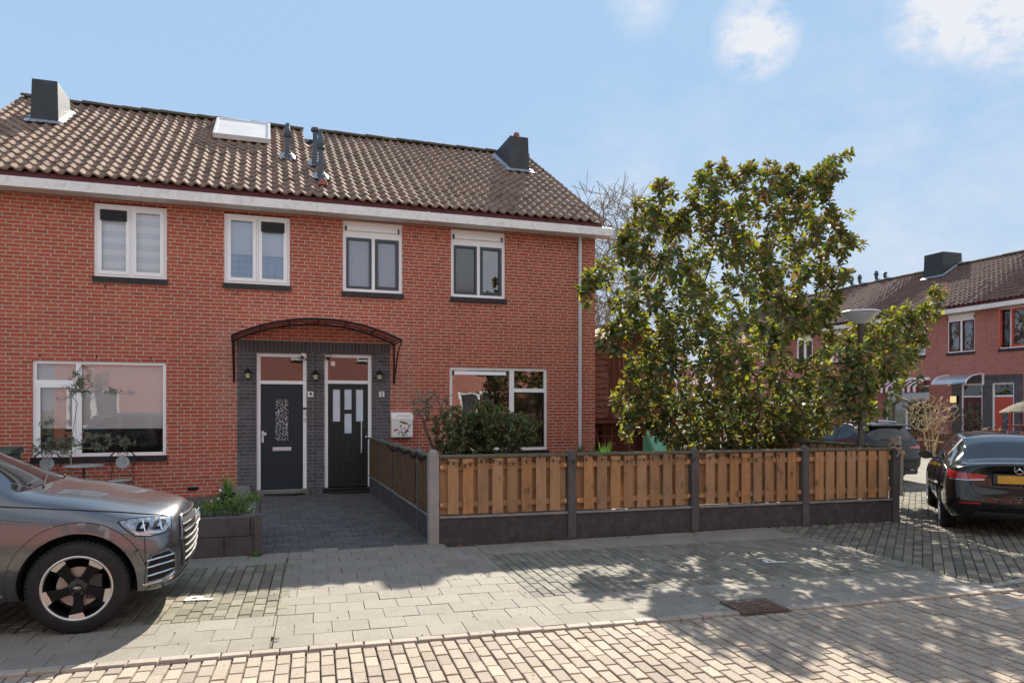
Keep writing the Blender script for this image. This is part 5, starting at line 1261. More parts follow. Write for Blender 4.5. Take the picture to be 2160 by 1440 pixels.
# ---- grey SUV in the left foreground, nose to the right
P_grey = paint_mat('warm_grey_metallic_paint', (.088, .096, .11), .24, .66, 1.0, .04)
rows, gl = suv_rows()
suv, sp_, sk_, hb = make_car('parked_car', 'metallic grey SUV nosing in from the left edge on five spoke black and silver wheels', (-2.86, 7.50, 0), 0, rows, gl, P_grey, .95, .375, .366, (1.42, -1.42), .425, 'rotor', spin=R(-90), tyre=.25)
for s, v in ((1, 'L'), (-1, 'R')):
    # wheel arch lips
    for ax in (1.42, -1.42):
        out = []; out2 = []
        for k in range(33):
            a = R(-12)+R(204)*k/32
            for rad, lst in ((.432, out), (.50, out2)):
                h, n_ = sk_.drop((ax+rad*math.cos(a), s*3, .385+rad*math.sin(a)), (0, -s, 0))
                lst.append((h+Vector((0, s*.006, 0))) if h is not None else None)
        b = MB()
        for k in range(32):
            if None in (out[k], out[k+1], out2[k], out2[k+1]): continue
            b.add([out[k], out[k+1], out2[k+1], out2[k]], [(0, 1, 2, 3)])
            b.add([out[k], out[k+1], out[k+1]+Vector((0, -s*.05, 0)), out[k]+Vector((0, -s*.05, 0))], [(0, 1, 2, 3)])
        b.build('arch_trim', P_grey, suv, smooth=True)
        sk_.line('arch_gap', [(ax+.502*math.cos(R(-10)+R(200)*k/24), .385+.502*math.sin(R(-10)+R(200)*k/24)) for k in range(25)], v, M['archdark'], suv, r=.0035)
    sk_.line('bonnet_gap', sline([(2.04, .872), (1.88, .905), (1.6, .955), (1.2, 1.0), (.9, 1.03), (.75, 1.045)]), v, M['archdark'], suv, r=.005)
    sk_.line('door_gap', [(.70, .42), (.72, .9), (.68, 1.06)], v, M['archdark'], suv, r=.004)
    sk_.line('door_gap', [(-.40, .40), (-.40, 1.08)], v, M['archdark'], suv, r=.004)
    sk_.line('door_gap', [(-1.28, 1.1), (-1.22, .85), (-1.0, .62), (-.95, .45)], v, M['archdark'], suv, r=.004)
    sk_.line('bumper_gap', [(1.93, .86), (1.90, .74), (1.91, .44)], v, M['archdark'], suv, r=.003)
    # head lamp: dark housing, clear lens, light strips
    HL = [(1.70, .872), (1.76, .81), (1.83, .755), (1.93, .74), (2.03, .75), (2.075, .78), (2.06, .862), (1.93, .88), (1.80, .886)]
    hl = sk_.patch('headlight', HL, v, M['lampbody'] if 'lampbody' in M else M.setdefault('lampbody', simple('headlamp_interior', '9aa0a6', .15, .5, 26, metal=.7, coat=1)), suv, off=.006, step=.035)
    for (x0, x1, z0, z1) in ((1.83, 1.91, .785, .85), (1.945, 2.02, .785, .85)):
        q = (x1-x0)*.22
        sk_.patch('light_unit', [(x0, z0+.01), (x0+q, z0), (x1, z0), (x1+.015, z1-.01), (x1-q, z1), (x0+.015, z1)], v, M['archdark'], hl, off=.009, step=.03)
        sk_.patch('light_lens', [(x0+.03, z0+.02), (x1-.02, z0+.018), (x1-.015, z1-.02), (x0+.04, z1-.018)], v, M['chrome'], hl, off=.012, step=.03)
    for pts in ([(1.78, .82), (1.84, .765), (2.02, .765), (2.055, .79)], [(1.87, .865), (1.90, .775)], [(1.98, .865), (2.01, .775)]):
        sk_.line('light_strip', pts, v, M['chrome'], hl, r=.006, off=.012)
    sk_.line('lamp_edge', HL+[HL[0]], v, M['archdark'], hl, r=.004, off=.006)
    # bumper intake
    IN = [(1.90, .36), (1.92, .52), (1.95, .59), (2.06, .61), (2.10, .56), (2.10, .42), (2.02, .37)]
    it = sk_.patch('side_intake', IN, v, M['archdark'], suv, off=.004, step=.04)
    for z in (.43, .50, .555): sk_.line('intake_bar', [(1.915, z-.01), (2.0, z+.005), (2.09, z+.012)], v, M['chrome'], it, r=.007, off=.012)
    sk_.line('intake_edge', IN+[IN[0]], v, P_grey, it, r=.012, off=.004)
    sk_.line('lower_blade', [(1.88, .345), (2.0, .355), (2.09, .40)], v, M['chrome'], suv, r=.010, off=.006)
    sk_.line('sill_blade', [(.9, .33), (-.9, .33)], v, M['chrome'], suv, r=.006, off=.004)
    # shoulder crease and rear lamp
    sk_.patch('tail_light', [(-2.28, .90), (-2.26, 1.05), (-1.95, 1.03), (-1.98, .93)], v, M['red_lens'], suv, off=.005)
    mirror_cap(suv, .50, s*.90, 1.13, s, P_grey)
    sk_.patch('door_handle', [(-.28, .93), (-.08, .935), (-.08, .965), (-.28, .96)], v, M['chrome'], suv, off=.02)
    sk_.patch('fender_badge', [(.70, .83), (.83, .835), (.83, .855), (.70, .85)], v, M['chrome'], suv, off=.004)
    sk_.patch('badge_accent', [(.70, .83), (.73, .831), (.74, .851), (.71, .85)], v, M['red_lens'], suv, off=.006)
    MB().tube([(-.5, s*.66, 1.665), (-1.6, s*.64, 1.62)], .016, 8).build('roof_rail', M['chrome'], suv)
    MB().lathe([(0, -.006), (.02, -.005), (.022, 0)], (1.86, s*.945, .62), 12, ax='y').build('parking_sensor', P_grey, suv)
# four ring wheel cap emblems
for (wo_, hub) in hb:
    s = -1 if wo_.location.y < 0 else 1
    e = MB()
    for k in range(4): e.tube([(-.0165+.011*k+.0085*math.cos(a), s*-.0105+s*0, .0085*math.sin(a)) for a in [2*math.pi*q/14 for q in range(15)]], .0015, 4)
    e.build('ring_emblem', M['chrome'], hub)
# grille, bars, plate and front emblem
GR = [(-.52, .80), (-.60, .66), (-.50, .42), (.50, .42), (.60, .66), (.52, .80), (.45, .845), (-.45, .845)]
gr_ = sk_.patch('front_grille', GR, 'F', M['archdark'], suv, off=.006, step=.06)
for z in (.47, .53, .59, .65, .71, .77): sk_.line('grille_bar', [(y, z) for y in np.linspace(-.52, .52, 9)], 'F', M['alloy'], gr_, r=.009, off=.016)
sk_.line('grille_frame', GR+[GR[0]], 'F', P_grey, gr_, r=.012, off=.012)
ge = MB()
for k in range(4): ge.tube([(2.225, -.135+.09*k+.06*math.cos(a), .775+.06*math.sin(a)) for a in [2*math.pi*q/24 for q in range(25)]], .008, 6)
ge.build('ring_emblem', M['chrome'], gr_)
MB().box(2.165, 2.181, -.26, .26, .50, .61).build('number_plate', M['plate'], suv, bevel=.004)
sk_.line('chin_blade', [(y, .30) for y in np.linspace(-.7, .7, 11)], 'F', M['chrome'], suv, r=.016, off=.006)
# wipers and white papers behind the windscreen
for y in (-.5, .15): sk_.line('wiper', [(1.08, y), (1.03, y+.25), (.98, y+.50)], 'T', M['black'], suv, r=.009, off=.012)
for yy in (.42, -.42): sk_.line('bonnet_crease', sline([(2.0, yy*.95), (1.5, yy*1.15), (1.0, yy*1.3), (.85, yy*1.35)]), 'T', P_grey, suv, r=.006, off=-.0035)

# ---- black saloon seen from behind on the right
P_black = paint_mat('black_paint', (.004, .004, .005), .12, .0, .85, .01)
rows, gl = sedan_rows()
hd = R(45)
fwd = Vector((math.cos(hd), math.sin(hd), 0)); lft = Vector((-math.sin(hd), math.cos(hd), 0))
wl = Vector((9.76, 8.45, 0)); cpos = wl+fwd*1.36-lft*.88
sal, sp_, sk_, hb = make_car('parked_car', 'glossy black saloon seen from behind at the right edge, red tail lamps and yellow plate', tuple(cpos), hd, rows, gl, P_black, .90, .34, .325, (1.37, -1.36), .37, 'star', tyre=.22)
for s, v in ((1, 'L'), (-1, 'R')):
    sk_.line('door_gap', [(.58, .30), (.60, .75), (.54, .92)], v, M['archdark'], sal, r=.004)
    sk_.line('door_gap', [(-.34, .30), (-.34, .94)], v, M['archdark'], sal, r=.004)
    sk_.line('door_gap', [(-1.25, .95), (-1.15, .75), (-.95, .55), (-.9, .33)], v, M['archdark'], sal, r=.004)
    sk_.line('window_trim', [(.60, .925), (0, .94), (-.7, .955), (-1.38, .975)], v, M['black'], sal, r=.007, off=.003)
    for x in (-.12, -1.0): sk_.patch('door_handle', [(x-.18, .83), (x+.03, .82), (x+.03, .85), (x-.18, .86)], v, P_black, sal, off=.022)
    mirror_cap(sal, .52, s*.86, .98, s, P_black, .92)
    sk_.patch('side_skirt', [(.9, .20), (.9, .27), (-.9, .27), (-.9, .20)], v, P_black, sal, off=.02)
    # rear lamps wrap from the side to the tail
    sk_.patch('tail_light_side', [(-2.13, .80), (-2.13, .90), (-1.98, .905), (-1.93, .86), (-2.0, .80)], v, M['red_lens'], sal, off=.006)
    tl = sk_.patch('tail_light', [(s*.80, .79), (s*.82, .91), (s*.60, .885), (s*.36, .865), (s*.40, .80), (s*.60, .785)], 'B', M['red_lens'], sal, off=.006)
    sk_.line('reverse_strip', [(s*.79, .785), (s*.6, .782), (s*.40, .795)], 'B', M['chrome'], tl, r=.009, off=.010)
    sk_.line('lamp_gap', [(s*.585, .78), (s*.60, .90)], 'B', M['archdark'], tl, r=.004, off=.008)
    sk_.line('reflector', [(s*.70, .465), (s*.45, .465)], 'B', M['red_lens'], sal, r=.011, off=.006)
    sk_.line('boot_gap', [(s*.58, .97), (s*.59, .78), (s*.50, .60), (s*.30, .57)], 'B', M['archdark'], sal, r=.004)
sk_.line('boot_gap', [(-.3, .57), (.3, .57)], 'B', M['archdark'], sal, r=.004)
sk_.patch('diffuser', [(-.62, .25), (-.50, .36), (.50, .36), (.62, .25)], 'B', M['plastic'], sal, off=.01, step=.05)
MB().box(-2.335, -2.31, -.26, .26, .76, .87).build('number_plate', M['plate'], sal, bevel=.004)
MB().box(-2.322, -2.295, -.31, .31, .745, .89).build('plate_recess', M['plastic'], sal, bevel=.004)
e = MB(); cz_ = .955; cx_ = -2.262
h, _n = sk_.drop((-5, 0, cz_), (1, 0, 0)); cx_ = h.x-.01
e.tube([(cx_, .058*math.cos(a), cz_+.058*math.sin(a)) for a in [2*math.pi*q/28 for q in range(29)]], .0055, 6)
for k in range(3):
    a = math.pi/2+2*math.pi*k/3; e.add([(cx_-.006, 0, cz_), (cx_+.002, .012*math.cos(a+math.pi/2), cz_+.012*math.sin(a+math.pi/2)), (cx_, .056*math.cos(a), cz_+.056*math.sin(a)), (cx_+.002, .012*math.cos(a-math.pi/2), cz_+.012*math.sin(a-math.pi/2))], [(0, 1, 2), (0, 2, 3)])
e.build('star_emblem', M['chrome'], sal)
# ---- dark grey hatch-backed SUV on the side street
P_dark = paint_mat('dark_blue_grey_paint', (.009, .012, .017), .3, .0, .6, .01)
rows, gl = suv_rows(2.30, -2.30, 1.66, .93)
hv, sp_, sk_, hb = make_car('parked_car', 'dark blue grey SUV parked behind the corner fence, seen from behind', (14.55, 15.9, 0), R(84), rows, gl, P_dark, .93, .37, .36, (1.35, -1.34), .41, 'star', tyre=.22)
for s, v in ((1, 'L'), (-1, 'R')):
    sk_.patch('tail_light', [(s*.84, .90), (s*.86, 1.00), (s*.62, .965), (s*.44, .94), (s*.46, .915), (s*.64, .91)], 'B', M['red_lens'], hv, off=.006)
    sk_.patch('tail_light_side', [(-2.20, .88), (-2.19, 1.0), (-1.96, 1.03), (-2.0, .93)], v, M['red_lens'], hv, off=.006)
    for x in (.62, -.40, -1.25): sk_.line('door_gap', [(x, .42), (x, 1.06)], v, M['archdark'], hv, r=.005)
    mirror_cap(hv, .50, s*.88, 1.13, s, P_dark)
    sk_.line('exhaust', [(s*.66, .32), (s*.5, .32)], 'B', M['chrome'], hv, r=.03, off=-.01)
    MB().tube([(-.5, s*.65, 1.66), (-1.6, s*.63, 1.61)], .015, 8).build('roof_rail', M['chrome'], hv)
hv.scale = (1, 1, .9)
MB().box(-2.22, -1.9, -.74, .74, .20, .42).build('rear_valance', M['plastic'], hv, bevel=.04)
sk_.patch('bumper_trim', [(-.80, .30), (-.82, .52), (.82, .52), (.80, .30)], 'B', M['plastic'], hv, off=.008, step=.06)
sk_.line('hatch_gap', [(-.70, .58), (.70, .58)], 'B', M['archdark'], hv, r=.005)
MB().add([(-1.95, -.60, 1.56), (-1.95, .60, 1.56), (-2.20, .56, 1.535), (-2.20, -.56, 1.535), (-1.95, -.60, 1.52), (-1.95, .60, 1.52), (-2.20, .56, 1.505), (-2.20, -.56, 1.505)], [(0, 1, 2, 3), (4, 5, 6, 7), (0, 3, 7, 4), (1, 2, 6, 5), (2, 3, 7, 6), (0, 1, 5, 4)]).build('roof_spoiler', P_dark, hv, bevel=.008)
MB().box(-2.315, -2.29, -.26, .26, .74, .85).build('number_plate', M['plate'], hv)
MB().prism([(-1.72, 1.62), (-1.60, 1.62), (-1.72, 1.69)], .02, 'y', -.01).build('antenna_fin', P_dark, hv)
sk_.line('rear_wiper', [(-.25, 1.17), (.25, 1.15)], 'B', M['black'], hv, r=.012, off=.012)
h, _n = sk_.drop((-5, 0, .97), (1, 0, 0)); e = MB()
for ra, rb_, dz_ in ((.075, .05, 0), (.075*.38, .05, 0), (.052, .02, .022)):
    e.tube([(h.x-.01, ra*math.cos(a), .97+dz_+rb_*math.sin(a)) for a in [2*math.pi*q/24 for q in range(25)]], .006, 6)
e.build('oval_emblem', M['chrome'], hv)

# ------------------------------------------------------------------ plants
def leaves(name, P, D, S, mat, parent=None, width=.36, fold=.12, droop=.15, cols=None, dead=0.0):
    """P positions, D unit directions, S lengths: one folded leaf each, all in one mesh"""
    n = len(P); P = np.asarray(P, float); D = np.asarray(D, float); D /= np.linalg.norm(D, axis=1)[:, None]+1e-9; S = np.asarray(S, float)[:, None]
    up = np.tile(np.array([0, 0, 1.0]), (n, 1))+rng.normal(0, .45, (n, 3)); W_ = np.cross(D, up); W_ /= np.linalg.norm(W_, axis=1)[:, None]+1e-9
    U_ = np.cross(W_, D)
    tpl = [(0, 0, 0), (.34, width*.72, fold), (.34, 0, 0), (.34, -width*.72, fold), (.72, width*.98, fold-droop*.5), (.72, 0, -droop*.5), (.72, -width*.98, fold-droop*.5), (1, 0, -droop*1.2)]
    V = np.zeros((n, 8, 3))
    for k, (a, b, c) in enumerate(tpl): V[:, k] = P+D*S*a+W_*S*b*.5+U_*S*c
    F = [(0, 2, 1), (0, 3, 2), (1, 2, 5, 4), (2, 3, 6, 5), (4, 5, 7), (5, 6, 7)]
    lt = np.tile(np.array([len(f) for f in F]), n); flat = np.concatenate([np.array(f) for f in F]); idx = (flat[None]+np.arange(n)[:, None]*8).reshape(-1)
    me = bpy.data.meshes.new(name); me.vertices.add(n*8); me.vertices.foreach_set('co', V.reshape(-1))
    me.loops.add(len(idx)); me.loops.foreach_set('vertex_index', idx.astype(np.int32)); me.polygons.add(len(lt))
    me.polygons.foreach_set('loop_start', np.concatenate([[0], np.cumsum(lt)[:-1]]).astype(np.int32)); me.polygons.foreach_set('loop_total', lt.astype(np.int32))
    me.update(calc_edges=True); me.polygons.foreach_set('use_smooth', [True]*len(lt))
    a = me.color_attributes.new('Col', 'FLOAT_COLOR', 'POINT')
    c = np.ones((n, 4)); c[:, 0] = rng.random(n); c[:, 1] = rng.random(n); c[:, 2] = (rng.random(n) < dead)*rng.random(n)
    if cols is not None: c[:, 2] = cols
    a.data.foreach_set('color', np.repeat(c, 8, axis=0).reshape(-1).astype(np.float32))
    me.materials.append(mat); o = bpy.data.objects.new(name, me); C.objects.link(o); o.parent = parent; return o
def grow(roots, tips, seed=1, bend=.25, steps=4, maxd=None, upbias=.35):
    """connect every tip to the nearest grown point that is nearer the root; returns branches and per-node load"""
    rr = random.Random(seed); nodes = []; par = []; 
    for r in roots:
        last = -1
        for p in r: nodes.append(Vector(p)); par.append(last); last = len(nodes)-1
    base = Vector(roots[0][0]); tips = sorted(tips, key=lambda t: (Vector(t)-base).length)
    arr = np.array([tuple(n) for n in nodes]); ends = []
    for t in tips:
        t = Vector(t); d = np.linalg.norm(arr-np.array(tuple(t)), axis=1)
        # prefer attachment points lower than the tip and nearer to the base
        pen = d+np.maximum(0, arr[:, 2]-t.z+.05)*1.6+upbias*np.maximum(0, np.linalg.norm(arr-np.array(tuple(base)), axis=1)-(t-base).length)*2
        k = int(np.argmin(pen)); p0 = nodes[k]; L_ = (t-p0).length; last = k; ns = max(2, min(6, int(L_/.18)))
        gdir = (nodes[k]-nodes[par[k]]).normalized() if par[k] >= 0 else Vector((0, 0, 1))
        c = p0+gdir*L_*.35+Vector((0, 0, .1*L_)); new = []
        for i in range(1, ns+1):
            u = i/ns; q = p0*(1-u)**2+c*2*u*(1-u)+t*u*u
            if i < ns: q += Vector((rr.gauss(0, 1), rr.gauss(0, 1), rr.gauss(0, 1)))*bend*.05*L_
            nodes.append(q); par.append(last); last = len(nodes)-1; new.append(tuple(q))
        arr = np.vstack([arr, np.array(new)]); ends.append(last)
    load = [0.0]*len(nodes)
    for e in ends: load[e] += 1
    for i in range(len(nodes)-1, -1, -1):
        if par[i] >= 0: load[par[i]] += load[i]
    return nodes, par, load, ends
def limbs(name, nodes, par, load, mat, parent, r0, rmin=.004, pw=.5, n=6):
    mx_ = max(load); ch = {}
    for i, p in enumerate(par): ch.setdefault(p, []).append(i)
    rad = [max(rmin, r0*(max(l, .5)/mx_)**pw) for l in load]; b = MB(); st = [(i, None) for i in ch.get(-1, [])]
    while st:
        i, pr = st.pop(); pts = [] if pr is None else [nodes[pr]]; rs = [] if pr is None else [min(rad[pr], rad[i]*1.25)]
        while True:
            pts.append(nodes[i]); rs.append(rad[i]); c = ch.get(i, [])
            if not c: break
            c = sorted(c, key=lambda q: -load[q])
            for q in c[1:]: st.append((q, i))
            i = c[0]
        if len(pts) > 1: b.tube(pts, rs, n if rs[0] > .015 else 4, cap=False)
    return b.build(name, mat, parent, smooth=True, fix=False)
def in_poly(x, z, P):
    c = False; n = len(P)
    for i in range(n):
        (x1, z1), (x2, z2) = P[i], P[(i+1) % n]
        if (z1 > z) != (z2 > z) and x < (x2-x1)*(z-z1)/(z2-z1)+x1: c = not c
    return c
def edge_dist(x, z, P):
    m = 9
    for i in range(len(P)):
        (x1, z1), (x2, z2) = P[i], P[(i+1) % len(P)]; dx, dz_ = x2-x1, z2-z1; t = max(0, min(1, ((x-x1)*dx+(z-z1)*dz_)/(dx*dx+dz_*dz_+1e-9)))
        m = min(m, math.hypot(x-x1-t*dx, z-z1-t*dz_))
    return m
# --- the magnolia
TY = 11.7
crop = [(5,590),(110,520),(190,420),(170,400),(240,350),(240,250),(290,250),(340,300),(345,170),(420,165),(430,300),(500,290),(470,200),(560,110),(650,80),(690,110),(790,75),(860,90),(910,110),(960,85),(985,160),(1020,150),(1120,70),(1190,40),(1170,130),(1110,240),(1190,310),(1180,360),(1180,400),(1250,400),(1285,440),(1200,480),(1180,530),(1245,570),(1190,600),(1130,640),(1060,670),(1190,680),(1195,730),(1110,790),(1130,850),(1250,790),(1400,750),(1450,720),(1500,760),(1600,640),(1650,650),(1600,770),(1560,880),(1530,980),(1500,1060),(1440,1090),(1340,1090),(1290,1150),(1370,1180),(1290,1250),(1240,1270),(1180,1230),(1080,1290),(1120,1380),(400,1380),(350,1290),(210,1320),(200,1240),(150,1150),(160,1090),(260,1130),(200,1000),(230,950),(80,900),(100,830),(180,780),(100,720),(20,690)]
OUT = []
for a, b in crop:
    p = onY(1220+a/2.1175, 300+b/2.1175, TY); OUT.append((p.x, p.z))
holes_px = [(100, 680, 60), (330, 620, 45), (420, 720, 45), (1010, 690, 45), (950, 610, 35), (330, 240, 40), (190, 620, 40), (820, 780, 30), (960, 880, 40), (1240, 1010, 45), (1130, 1190, 40), (560, 880, 32), (260, 940, 30), (900, 520, 30), (140, 660, 45), (1060, 880, 50), (700, 640, 28), (1300, 900, 26)]
HL_ = []
for a, b, r in holes_px:
    p = onY(1220+a/2.1175, 300+b/2.1175, TY); HL_.append((p.x, p.z, r/2.1175*12.6/1530))
xs = [p[0] for p in OUT]; zs = [p[1] for p in OUT]; tips = []; rr = random.Random(11)
tries = 0
def minsep(t, lst, d):
    for q in lst[-900:]:
        if (q[0]-t[0])**2+(q[1]-t[1])**2+(q[2]-t[2])**2 < d*d: return False
    return True
for (ax_, az_) in OUT:                                             # twigs that make the outline
    cx_m, cz_m = 8.9, 3.2; t = (ax_+(cx_m-ax_)*.03, TY+rr.uniform(-.25, .25), az_+(cz_m-az_)*.03)
    if az_ > 1.0: tips.append(t)
while len(tips) < 1560 and tries < 120000:
    tries += 1
    x, z = rr.uniform(min(xs), max(xs)), rr.uniform(.55, max(zs))
    zz = max(z, 1.02)
    if not in_poly(x, zz, OUT): continue
    ed = edge_dist(x, zz, OUT); T = min(1.9, .22+.95*ed)
    if any(math.hypot(x-hx, z-hz) < hr for hx, hz, hr in HL_) and rr.random() < .93: continue
    y = TY+rr.uniform(-1, 1)*T
    if y < 9.5: continue
    x, z = x*y/TY, CH+(z-CH)*y/TY                                   # keep the crown's outline where it is seen
    if z < .55: continue
    # shell bias: leaves sit towards the outside of the crown
    dep = abs(y-TY)/T
    if dep < .5 and ed > .6 and rr.random() < .35: continue
    if max(0, math.sin(x*2.3+1.1)*math.sin(z*2.9+.4)*math.sin(y*2.6)) > .42 and rr.random() < .75: continue
    t = (x, y, z)
    if not minsep(t, tips, .132): continue
    tips.append(t)
for k in range(34):                                                # sprays hanging out over the fence round the lamp post
    q = onY(rr.uniform(1740, 1900) if k % 2 else rr.uniform(1785, 1845), rr.uniform(690, 880), rr.uniform(9.12, 9.3)); tips.append(tuple(q))
stems = [[(8.6, 11.7, 0), (8.55, 11.72, .8), (8.5, 11.7, 1.8), (8.65, 11.7, 2.9), (8.7, 11.75, 3.9), (8.8, 11.7, 4.9)],
         [(8.75, 11.8, 0), (8.95, 11.8, 1.1), (9.3, 11.85, 2.2), (9.7, 11.9, 3.4), (9.9, 11.9, 4.6)],
         [(8.45, 11.6, 0), (8.15, 11.6, 1.0), (7.8, 11.55, 2.2), (7.6, 11.5, 3.2), (7.5, 11.5, 4.3)],
         [(8.9, 11.7, 0), (9.6, 11.65, .75), (10.5, 11.6, 1.3), (11.3, 11.6, 1.9), (12.1, 11.65, 2.6), (12.9, 11.7, 3.4)],
         [(8.35, 11.7, 0), (7.7, 11.8, .8), (7.0, 11.8, 1.7), (6.4, 11.8, 2.7)]]
mag = empty('magnolia_tree', (0, 0, 0), 0, 'big evergreen magnolia with glossy dark leaves and rusty undersides behind the front fence', 'tree')
mag.location = (8.6, 11.7, 0); off_ = Vector(mag.location)
nodes, par, load, ends = grow(stems, tips, 5)
nodes = [n_-off_ for n_ in nodes]
limbs('trunk', nodes, par, load, M['bark'], mag, .085, .005, .58)
M['magnolia'] = leaf_mat('magnolia_leaf', '35563c', '5a7a56', '8a6240', 'c8c42a', .32, .33, .0)
LP, LD, LS, LC = [], [], [], []
for e in ends:
    c = nodes[e]; ax = (nodes[e]-nodes[par[e]]).normalized()+Vector((0, 0, .45)); ax.normalize(); s_ = ax.orthogonal().normalized(); t_ = ax.cross(s_)
    nl = rr.randint(13, 19); young = rr.random()
    ax = (ax+Vector((0, 0, .35))).normalized(); s_ = ax.orthogonal().normalized(); t_ = ax.cross(s_)
    wz = c.z+off_.z; wx = c.x+off_.x; rust_glow = .10+.35*max(0, min(1, (wz-3.6)/2.2))+(.2 if wx > 12.4 else 0); rust_glow = rust_glow if young > .45 else rust_glow*.25  # rustier young tips higher up; yellow glow at far right painted into the leaves
    for k in range(nl):
        a = k*2.4+rr.uniform(-.3, .3); f = k/nl; spread = .45+1.45*f+rr.uniform(-.15, .15)
        d = ax*math.cos(spread)+(s_*math.cos(a)+t_*math.sin(a))*math.sin(spread); d.z -= .30*f
        LP.append(tuple(c-ax*(.12*f))); LD.append(tuple(d)); LS.append(rr.uniform(.125, .19)*(.72+.35*f)); LC.append(rr.uniform(.3, .9) if rr.random() < rust_glow else 0)
for i in range(0, len(nodes)):                                      # scattered leaves back along the twigs
    if load[i] <= 3 and par[i] >= 0 and rr.random() < .55:
        v = nodes[i]; d = Vector((rr.gauss(0, 1), rr.gauss(0, 1), rr.gauss(0, .6))); LP.append(tuple(v)); LD.append(tuple(d.normalized())); LS.append(rr.uniform(.12, .18)); LC.append(0)
leaves('crown', LP, LD, LS, M['magnolia'], mag, width=.5, fold=.06, droop=.14, cols=np.array(LC))

def bush(name, label, cat, base, spec, mat, trunk, n_tips, leafn, ls, width=.3, r0=.02, seed=2, stems=None, group=None, sep=.05, tuft='spray', fold=.1, droop=.1, dead=0.0, rmin=.0022):
    """spec: list of ellipsoids (cx,cy,cz,rx,ry,rz) in world space"""
    rr = random.Random(seed); b0 = Vector(base); o = empty(name, base, 0, label, cat, group); tips = []; tr = 0
    wts = [s[3]*s[4]*s[5] for s in spec]
    while len(tips) < n_tips and tr < n_tips*60:
        tr += 1; s = rr.choices(spec, wts)[0]
        v = Vector((rr.gauss(0, 1), rr.gauss(0, 1), rr.gauss(0, 1))).normalized()*rr.random()**.4
        t = (s[0]+v.x*s[3], s[1]+v.y*s[4], s[2]+v.z*s[5])
        if t[2] < base[2]+.02 or not minsep(t, tips, sep): continue
        tips.append(t)
    st = stems or [[tuple(b0), tuple(b0+Vector((0, 0, .15)))]]
    nodes, par, load, ends = grow(st, tips, seed); nodes = [q-b0 for q in nodes]
    limbs('trunk', nodes, par, load, trunk, o, r0, rmin, .45, 5)
    if leafn:
        P, D, S_ = [], [], []
        for e in ends:
            c = nodes[e]; ax = (c-nodes[par[e]]).normalized(); s_ = ax.orthogonal().normalized(); t_ = ax.cross(s_)
            for k in range(leafn):
                f = rr.random(); a = k*2.4+rr.random()
                if tuft == 'spray': sp_ = .5+.7*rr.random(); off = -ax*(f*ls*3.2)
                else: sp_ = .3+1.1*f; off = -ax*(.06*f)
                d = ax*math.cos(sp_)+(s_*math.cos(a)+t_*math.sin(a))*math.sin(sp_); P.append(tuple(c+off)); D.append(tuple(d)); S_.append(ls*rr.uniform(.65, 1.2))
        leaves('crown', P, D, S_, mat, o, width, fold, droop, dead=dead)
    return o
M['mahonia'] = leaf_mat('blue_green_spiny_leaf', '3a5a48', '668552', '7a5238', 'a8c440', .25, .35)
M['olive'] = leaf_mat('grey_olive_leaf', '66735e', '86917a', '8a9080', 'a4b070', .2, .45)
M['bedleaf'] = leaf_mat('bright_bed_leaf', '4c7a34', '6c9c48', '7c8a4a', '9cc850', .3, .5)
M['pinkleaf'] = leaf_mat('coppery_pink_leaf', 'a8605a', 'c08078', '8a5048', 'f0a098', .5, .5)
M['rosette'] = leaf_mat('grey_green_succulent_leaf', '5e7466', '74897a', '6a7a5c', '8aa878', .15, .5)
# big dark shrub before the right ground floor window
p = onY(1010, 930, 12.3)
bush('evergreen_shrub', 'dense dark blue green spiny shrub in front of the right ground floor window', 'shrub', (3.75, 12.4, 0),
     [(3.25, 12.4, 1.25, .60, .6, .42), (3.9, 12.4, 1.35, .68, .6, .45), (3.55, 12.3, 1.62, .60, .45, .33), (4.35, 12.4, 1.45, .5, .45, .28), (3.05, 12.4, 1.6, .38, .35, .27), (3.6, 12.4, .8, .8, .6, .4)], M['mahonia'], M['bark'], 720, 20, .068, .5, .035, 21, sep=.06, dead=.06)
bush('slender_shrub', 'thin open grey green shrub on bent stems between the mailbox and the dark shrub', 'shrub', (3.15, 12.9, 0),
     [(2.62, 12.9, 1.85, .2, .25, .28), (2.85, 12.9, 2.02, .35, .25, .16), (2.95, 12.9, 1.75, .28, .2, .2)], M['olive'], M['bark'], 90, 9, .05, .35, .028, 5, sep=.06,
     stems=[[(3.15, 12.9, 0), (3.05, 12.9, .7), (2.8, 12.9, 1.15), (2.66, 12.9, 1.5)]])
# olive sapling before the left window
bush('olive_sapling', 'slender grey olive sapling in front of the left ground floor window', 'tree', (-3.42, 15.05, 0),
     [(-3.22, 15.1, 2.28, .17, .2, .30), (-3.36, 15.1, 2.2, .18, .18, .22), (-2.72, 15.1, 2.12, .14, .14, .12), (-3.62, 15.1, 1.98, .16, .14, .1), (-3.9, 15.1, 1.12, .24, .2, .16), (-3.5, 15.1, 1.2, .3, .2, .2), (-2.95, 15.1, 1.22, .34, .2, .2), (-2.5, 15.1, 1.15, .22, .18, .15), (-3.72, 15.1, 1.48, .12, .14, .2)],
     M['olive'], M['bark_pale'], 120, 15, .068, .26, .013, 9, sep=.055, stems=[[(-3.42, 15.05, 0), (-3.40, 15.1, .8), (-3.38, 15.1, 1.3), (-3.3, 15.1, 1.9)]])
